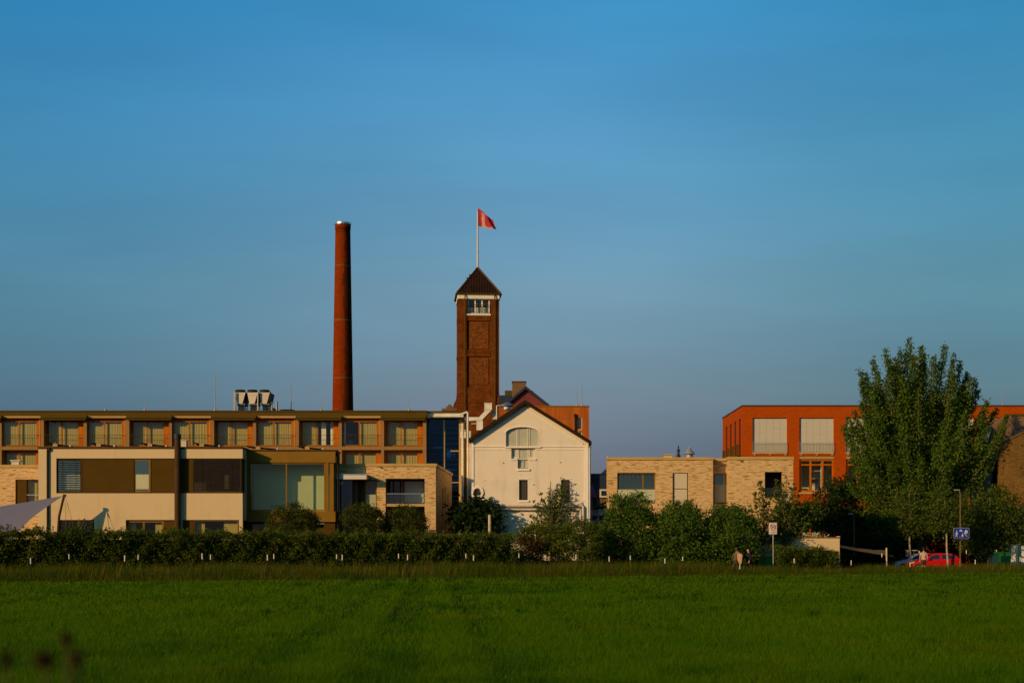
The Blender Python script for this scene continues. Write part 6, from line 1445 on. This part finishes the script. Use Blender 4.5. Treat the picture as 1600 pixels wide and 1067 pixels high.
def disc(cx, cy, r): poly([(cx+r*math.cos(R(a)), cy+r*math.sin(R(a))) for a in range(0, 360, 30)])
disc(5.0, 5.0, 1.0); poly([(4.2, 6.2), (5.9, 6.2), (7.3, 9.3), (6.6, 9.7), (5.8, 8.2), (5.8, 10.5), (6.3, 14.8), (5.3, 14.8), (4.9, 11.2), (3.2, 14.8), (2.2, 14.6), (3.9, 10.3), (3.9, 8.6), (2.6, 10.0), (2.2, 9.4)])
disc(14.0, 9.4, .75); poly([(13.3, 10.2), (14.7, 10.2), (16.2, 11.4), (15.8, 11.9), (14.8, 11.5), (15.4, 14.7), (14.6, 14.7), (14.0, 12.6), (12.8, 14.8), (12.1, 14.5), (13.2, 12.0), (12.2, 12.6), (12.0, 12.0)])
disc(9.9, 14.2, .7)
poly([(8.6, 5.6), (8.6, 4.4), (9.4, 4.1), (10.0, 2.8), (12.6, 2.8), (13.3, 4.1), (14.0, 4.4), (14.0, 5.6)]); disc(9.9, 5.8, .6); disc(12.8, 5.8, .6)
poly([(16.6, 5.3), (19.6, 2.3), (22.6, 5.3), (21.9, 5.6), (21.9, 9.6), (20.3, 9.6), (20.3, 7.2), (18.9, 7.2), (18.9, 9.6), (17.3, 9.6), (17.3, 5.6)])
poly([(14.9, 6.6), (15.6, 6.2), (21.8, 14.2), (21.2, 14.7)])
m.build('pictogram', M['white_paint'], sg)
m = MB(); m.box(X(1500.5, D)-.08, X(1500.5, D)+.08, D-.068, D+.28, Z(828, D)-.03, Z(828, D)+.03); m.box(X(1500.5, D)-.08, X(1500.5, D)+.08, D-.068, D+.28, Z(838, D)-.03, Z(838, D)+.03); m.build('bracket', M['grey_metal'], sg)
D = 96.4
zs_ = thing('zone_sign', 'white speed zone sign with a red ring and 30, on a slim pole', 'traffic sign', (X(1208, D), D, 0))
m = MB(); m.tube([(X(1208.2, D), D, 0), (X(1207.9, D), D, Z(817, D))], .034, 8); m.build('pole', M['grey_metal'], zs_)
m = MB(); rbox(m, 1201.2, 1214.2, 816, 834.6, D-.075, .03, .8); m.build('border', M['grey_metal'], zs_)
m = MB(); rbox(m, 1201.9, 1213.5, 816.7, 833.9, D-.085, .012, .6); m.build('panel', M['white_paint'], zs_)
m = MB(); n = 28; cx, cz = X(1207.7, D), Z(823.6, D); k = D/F
m.gable([(cx+4.4*k*math.cos(2*PI*i/n), cz+5.2*k*math.sin(2*PI*i/n)) for i in range(n)], [[(cx+3.3*k*math.cos(-2*PI*i/n), cz+4.0*k*math.sin(-2*PI*i/n)) for i in range(n)]], D-.096, .01); m.build('ring', M['red_paint'], zs_)
text_mesh('30', .27, 'black_paint', zs_, 'number', Matrix.Translation((cx, D-.09, cz)) @ UPR, .004)
text_mesh('ZONE', .125, 'black_paint', zs_, 'lettering', Matrix.Translation((cx, D-.09, Z(831.5, D))) @ UPR, .004)

# ------------------------------------------------------------------ parked cars
def car(label, px_front, D, Lc, roof, matn, width=1.66):
    t = thing('parked_car', label, 'car', (X(px_front, D)+Lc/2, D+width/2, 0), 0, 'cars parked in the street')
    x0 = X(px_front, D); hw = width/2; yc = D + hw; s = Lc/3.9
    st = [(0, .52, .66, .80), (.06, .64, .76, .90), (.35, .74, .85, .97), (.95, .86, .93, 1.0), (1.5, .90, .95, 1.0), (2.6, .92, .95, 1.0), (3.4, .94, .93, .98), (3.78, .90, .85, .92), (3.9, .75, .70, .86)]
    rings = []
    for (x, belt, _, wf) in st:
        w = hw*wf; rings.append([(x0+x*s, yc-w*.90, .24), (x0+x*s, yc-w, .42), (x0+x*s, yc-w*1.0, belt-.12), (x0+x*s, yc-w*.93, belt), (x0+x*s, yc, belt+.035), (x0+x*s, yc+w*.93, belt), (x0+x*s, yc+w, belt-.12), (x0+x*s, yc+w, .42), (x0+x*s, yc+w*.90, .24)])
    n = len(rings[0]); vs = [p for r in rings for p in r]; fs = []
    for i in range(len(rings)-1):
        for k in range(n): fs.append((i*n+k, i*n+(k+1) % n, (i+1)*n+(k+1) % n, (i+1)*n+k))
    fs += [tuple(range(n)), tuple(range((len(rings)-1)*n, len(rings)*n))]
    m = MB(); m.add(vs, fs)
    prof = [(.98, .86), (1.35, 1.12), (1.70, roof-.10), (2.0, roof-.02), (2.5, roof), (3.1, roof-.03), (3.45, roof-.10), (3.66, roof-.30), (3.84, .90)]
    def yw(z): return hw*(.93 - .20*(z-.88)/(roof-.88))
    pa = [(x0+x*s, yc-yw(z), z) for x, z in prof]; pb_ = [(x0+x*s, yc+yw(z), z) for x, z in prof]; k = len(prof)
    fs = [(i, i+1, k+i+1, k+i) for i in range(k-1)] + [tuple(range(k-1, -1, -1)), tuple(range(k, 2*k)), (0, k, 2*k-1, k-1)]
    m.add(pa + pb_, fs); m.build('body', M[matn], t, smooth=False)
    def side(pp, sgn, name='side_window', mt='glass_navy'):
        m = MB(); q_ = [(x0+x*s, yc+sgn*(yw(z)+.012), z) for x, z in pp]; q2_ = [(x, y-sgn*.02, z) for x, y, z in q_]; c_ = len(q_)
        m.add(q_+q2_, [tuple(range(c_)), tuple(range(2*c_-1, c_-1, -1))] + [(i, (i+1) % c_, c_+(i+1) % c_, c_+i) for i in range(c_)]); return m.build(name, M[mt], t)
    for sg_ in (-1, 1):
        side([(1.22, .93), (2.28, .95), (2.28, roof-.11), (2.0, roof-.12), (1.74, roof-.20)], sg_); side([(2.46, .955), (3.30, .97), (3.50, 1.06), (3.30, roof-.17), (2.9, roof-.11), (2.46, roof-.105)], sg_)
        side([(1.16, .50), (1.18, .50), (1.18, .86), (1.16, .86)], sg_, 'door_gap', 'black_paint'); side([(2.36, .50), (2.38, .50), (2.38, .86), (2.36, .86)], sg_, 'door_gap', 'black_paint')
        m = MB(); m.box(x0+1.30*s, x0+1.46*s, yc+sg_*(hw+.02), yc+sg_*(hw+.16), .93, 1.05); m.build('wing_mirror', M[matn], t)
        m = MB(); m.box(x0+2.1*s, x0+2.26*s, yc+sg_*(hw-.0), yc+sg_*(hw+.03), .80, .83); m.build('door_handle', M['black_paint'], t)
        m = MB(); m.prism([(x0+.02*s, .58), (x0+.34*s, .66), (x0+.40*s, .78), (x0+.10*s, .70)], yc+sg_*hw*.60-.12, yc+sg_*hw*.93); m.build('headlight', M['frost'], t)
        m = MB(); m.prism([(x0+3.72*s, .70), (x0+3.905*s, .70), (x0+3.90*s, .92), (x0+3.78*s, .96)], yc+sg_*hw*.62-.1, yc+sg_*hw*.9); m.build('tail_light', M['red_paint'], t)
    def cross(a, b, name):
        m = MB(); o = .012; P = [(x0+a[0]*s, yc-yw(a[1])*.92, a[1]+o), (x0+a[0]*s, yc+yw(a[1])*.92, a[1]+o), (x0+b[0]*s, yc+yw(b[1])*.92, b[1]+o), (x0+b[0]*s, yc-yw(b[1])*.92, b[1]+o)]
        m.add(P, [(0, 1, 2, 3)]); m.build(name, M['glass_navy'], t)
    cross((1.02, .90), (1.33, 1.125), 'windscreen'); cross((1.36, 1.14), (1.69, roof-.11), 'windscreen')
    cross((3.66, roof-.29), (3.80, .99), 'rear_window')
    for wx in (.68, 3.2):
        for sg_ in (-1, 1):
            y0 = yc+sg_*(hw-.19); y1 = yc+sg_*(hw+.012)
            m = MB(); m.tube([(x0+wx*s, y0, .30), (x0+wx*s, y1, .30)], .30, 20); w_ = m.build('tyre', M['rubber'], t)
            m = MB(); m.tube([(x0+wx*s, y1-.02*sg_, .30), (x0+wx*s, y1+.012*sg_, .30)], .19, 16); m.build('rim', M['steel'], w_)
    return t
car('red hatchback parked behind the man in the pink shirt', 1421.5, 108.5, 3.95, 1.42, 'car_red')
car('silver lilac car with only its bonnet showing left of the red car', 1397, 111.6, 3.9, 1.40, 'car_silver')

# ------------------------------------------------------------------ people
def skin_obj(name, verts, edges, radii, matn, parent, sub=2):
    me = bpy.data.meshes.new(name); me.from_pydata(verts, edges, []); o = bpy.data.objects.new(name, me); COL.objects.link(o)
    md = o.modifiers.new('skin', 'SKIN'); md.use_smooth_shade = True
    for i, r in enumerate(radii):
        r = r if hasattr(r, '__len__') else (r, r)
        me.skin_vertices[0].data[i].radius = r
    me.skin_vertices[0].data[0].use_root = True
    o.modifiers.new('sub', 'SUBSURF').levels = sub
    bpy.context.view_layer.update()
    new = bpy.data.meshes.new_from_object(o.evaluated_get(bpy.context.evaluated_depsgraph_get()))
    new.name = name; new.materials.clear(); new.materials.append(M[matn]); new.polygons.foreach_set('use_smooth', [True]*len(new.polygons))
    bpy.data.objects.remove(o); bpy.data.meshes.remove(me)
    n = bpy.data.objects.new(name, new); COL.objects.link(n); n.parent = parent; INV[n] = INV.get(parent)
    return n
def person(label, loc, rz, arms, legs, top, bottom, hair, sleeve, leg_len, bend=0.0, longhair=False, coat=False, group=None):
    # local frame: faces -y, x to its left-hand side of the picture; arms/legs give elbow, wrist / knee, ankle points
    t = thing('person', label, 'person', loc, rz, group)
    B = lambda x, y, z: (x, y - bend*max(0, z-.95), z - .10*bend*max(0, z-.95))
    V, E, Rr = [], [], []
    def add(p, r, par=None):
        V.append(p); Rr.append(r)
        if par is not None: E.append((par, len(V)-1))
        return len(V)-1
    pel = add(B(0, 0, .95), (.155, .115)); wa = add(B(0, 0, 1.10), (.140, .105), pel); chs = add(B(0, 0, 1.30), (.165, .12), wa); nb = add(B(0, .01, 1.45), (.085, .07), chs)
    nk = add(B(0, 0, 1.525), .052, nb); h1 = add(B(0, -.025, 1.60), (.066, .082), nk); h2 = add(B(0, -.01, 1.675), (.078, .100), h1); h3 = add(B(0, .0, 1.735), (.055, .07), h2)
    add(B(0, -.125, 1.628), .013, h1)
    for sx in (-1, 1): add(B(sx*.085, .0, 1.63), .014, h1)
    sh = {}
    for sd_, sx in (('L', -1), ('R', 1)):
        e, w = arms[sd_]; a = add(B(sx*.185, .0, 1.415), .062, chs); b = add(e, .043, a); c = add(w, .030, b); sh[sd_] = (V[a], e, w)
        d = Vector(w) - Vector(e); d.normalize(); side_ = d.orthogonal().normalized(); fwd = d.cross(side_)
        pm = Vector(w) + d*.065; p_ = add(tuple(pm), (.036, .020), c)
        for q_, off in enumerate((-.030, -.010, .010, .030)):
            ln = (.030, .036, .034, .026)[q_]; f1 = add(tuple(pm + side_*off + d*.030), .0095, p_); f2 = add(tuple(pm + side_*off*1.1 + d*(.030+ln) + fwd*.012), .0085, f1); add(tuple(pm + side_*off*1.1 + d*(.030+ln*1.75) + fwd*.030), .007, f2)
        th = add(tuple(pm - side_*.045 - d*.015 + fwd*.012), .0105, p_); add(tuple(pm - side_*.058 + d*.022 + fwd*.026), .009, th)
    lg = {}
    for sd_, sx in (('L', -1), ('R', 1)):
        kn, an = legs[sd_]; a = add((sx*.088, 0, .88), .093, pel); b = add(kn, .060, a); c = add(an, .043, b); f_ = add((an[0], an[1]-.10, .045), .040, c); add((an[0], an[1]-.19, .035), .030, f_); lg[sd_] = (V[a], kn, an)
    skin_obj('body', V, E, Rr, 'skin', t)
    # top garment
    V, E, Rr = [], [], []
    lo = .62 if coat else .90
    a0 = add(B(0, 0, 1.10), (.170, .135)); c0 = add(B(0, 0, 1.31), (.192, .145), a0); add(B(0, .01, 1.462), (.095, .085), c0); h0 = add(B(0, 0, .97), (.185, .140), a0); add((0, 0, lo), (.190, .150), h0)
    for sd_, sx in (('L', -1), ('R', 1)):
        s_, e, w = sh[sd_]; a = add(s_, .080, c0)
        if sleeve == 'long':
            b = add(e, .060, a); add(tuple(Vector(w)*.96 + Vector(e)*.04), .044, b)
        else:
            add(tuple(Vector(e)*.72 + Vector(s_)*.28), .066, a)
    skin_obj('coat' if coat else 'shirt', V, E, Rr, top, t)
    V, E, Rr = [], [], []
    p0 = add((0, 0, .985), (.172, .130)); p1 = add((0, 0, .90), (.172, .128), p0)
    for sd_ in 'LR':
        hp, kn, an = lg[sd_]; a = add((hp[0]*1.05, hp[1], .80), .105, p1)
        if leg_len == 'short': add(tuple(Vector(kn) + Vector((0, 0, .04))), .088, a)
        else:
            b = add(kn, .078, a); add(tuple(Vector(an) + Vector((0, 0, .03))), .062, b)
    skin_obj('shorts' if leg_len == 'short' else 'trousers', V, E, Rr, bottom, t)
    for sd_ in 'LR':
        hp, kn, an = lg[sd_]; V, E, Rr = [], [], []
        a = add((an[0], an[1]+.03, .055), .052); b = add((an[0], an[1]-.09, .048), .052, a); add((an[0], an[1]-.20, .040), .038, b); skin_obj('shoe', V, E, Rr, 'black_paint', t, 1)
    V, E, Rr = [], [], []
    a = add(B(0, .022, 1.69), (.095, .112)); b = add(B(0, .012, 1.745), (.075, .085), a); c = add(B(0, .055, 1.625), (.080, .055), a)
    if longhair: add(B(0, .085, 1.50), (.075, .04), c)
    skin_obj('hair', V, E, Rr, hair, t)
    for sx in (-1, 1):
        mb = MB(); p = B(sx*.032, -.098, 1.665); mb.lathe([(.002, p[2]-.011), (.011, p[2]-.004), (.011, p[2]+.004), (.002, p[2]+.011)], p[0], p[1], 8); mb.build('eye', M['black_paint'], t, local=True)
    mb = MB(); p = B(0, -.098, 1.585); mb.box(-.022, .022, p[1]-.004, p[1]+.012, p[2]-.004, p[2]+.004); mb.build('mouth', M['maroon'], t, local=True)
    return t
D = 94.6
person('person in an olive jacket carrying a sand coloured bag, left of the pair', (X(1149.5, D), D, 0), R(128), {'L': ((-.30, .02, 1.15), (-.30, -.08, .92)), 'R': ((.29, .03, 1.14), (.27, -.12, .92))},
       {'L': ((-.10, -.10, .48), (-.10, -.06, .08)), 'R': ((.10, .06, .48), (.10, .18, .10))}, 'cloth_olive', 'cloth_short', 'hair_brown', 'long', 'long', bend=.16, longhair=True)
t = thing('shoulder_bag', 'large sand coloured bag hanging at the side of the olive jacket', 'bag', (X(1155, D), D-.32, .9))
m = MB(); rb_ = [(1150.6, 865), (1154.0, 863.8), (1158.6, 866.2), (1157.6, 873), (1156.8, 880.6), (1153.5, 880.2), (1151.2, 875)]
m.prism([(X(a, D), Z(b, D)) for a, b in rb_], D-.44, D-.28); m.build('pouch', M['cloth_sand'], t)
m = MB(); m.tube([(X(1151.6, D), D-.40, Z(865, D)), (X(1150.0, D), D-.28, Z(861, D)), (X(1151.5, D), D-.05, Z(859.8, D)), (X(1154.0, D), D-.30, Z(864, D))], .018, 6); m.build('strap', M['cloth_sand'], t)
person('person in a dark coat facing left with one hand raised, right of the pair', (X(1171, D), D+.2, 0), R(-72), {'L': ((-.24, -.10, 1.14), (-.10, -.34, 1.22)), 'R': ((.27, .03, 1.14), (.25, -.10, .92))},
       {'L': ((-.10, -.12, .48), (-.10, -.14, .08)), 'R': ((.10, .06, .48), (.10, .20, .10))}, 'cloth_dark', 'cloth_dark', 'hair_dark', 'long', 'long', coat=True, bend=.05)
D = 103.8
person('man in a pale pink shirt and dark shorts walking away beside the red car', (X(1443.2, D), D, 0), R(176), {'L': ((-.27, .02, 1.14), (-.26, -.07, .90)), 'R': ((.27, .03, 1.14), (.27, .03, .89))},
       {'L': ((-.10, -.10, .48), (-.10, -.02, .08)), 'R': ((.10, .02, .48), (.10, .16, .10))}, 'cloth_pink', 'cloth_short', 'hair_dark', 'short', 'short')

# ------------------------------------------------------------------ dried seed heads close to the camera, lower left
def seed_head(px, py, D, rx, ry, label, seed):
    rng = np.random.default_rng(seed); x, z = X(px, D), Z(py, D)
    t = thing('dried_flower', label, 'dried flower', (x, D, 0), 0, 'dried seed heads close to the camera')
    m = MB(); m.tube([(x+.05, D+.05, 0), (x+.03, D+.03, z*.5), (x, D, z)], [.004, .003, .002], 6); m.build('stem', M['dry_stem'], t)
    k = D/F; g = rng.normal(size=(1100, 3)); g /= np.linalg.norm(g, axis=1, keepdims=True); g *= rng.random((1100, 1))**.4
    p = np.stack([x + g[:, 0]*rx*k, D + g[:, 1]*rx*k, z + g[:, 2]*ry*k], 1)
    fast_mesh('seed_head', leaves(p, .006, rng), 4, M['dry_flower'], t)
seed_head(70, 1030, 1.35, 15, 13, 'largest blurred dark seed head at the lower left', 1)
seed_head(121, 1029, 1.45, 8, 11, 'blurred brown seed head right of the largest one', 2)
seed_head(11, 1029, 1.4, 6, 12, 'blurred narrow dark seed head at the left edge', 3)
seed_head(104, 997, 1.5, 8, 9, 'faint reddish blurred seed head standing highest', 4)
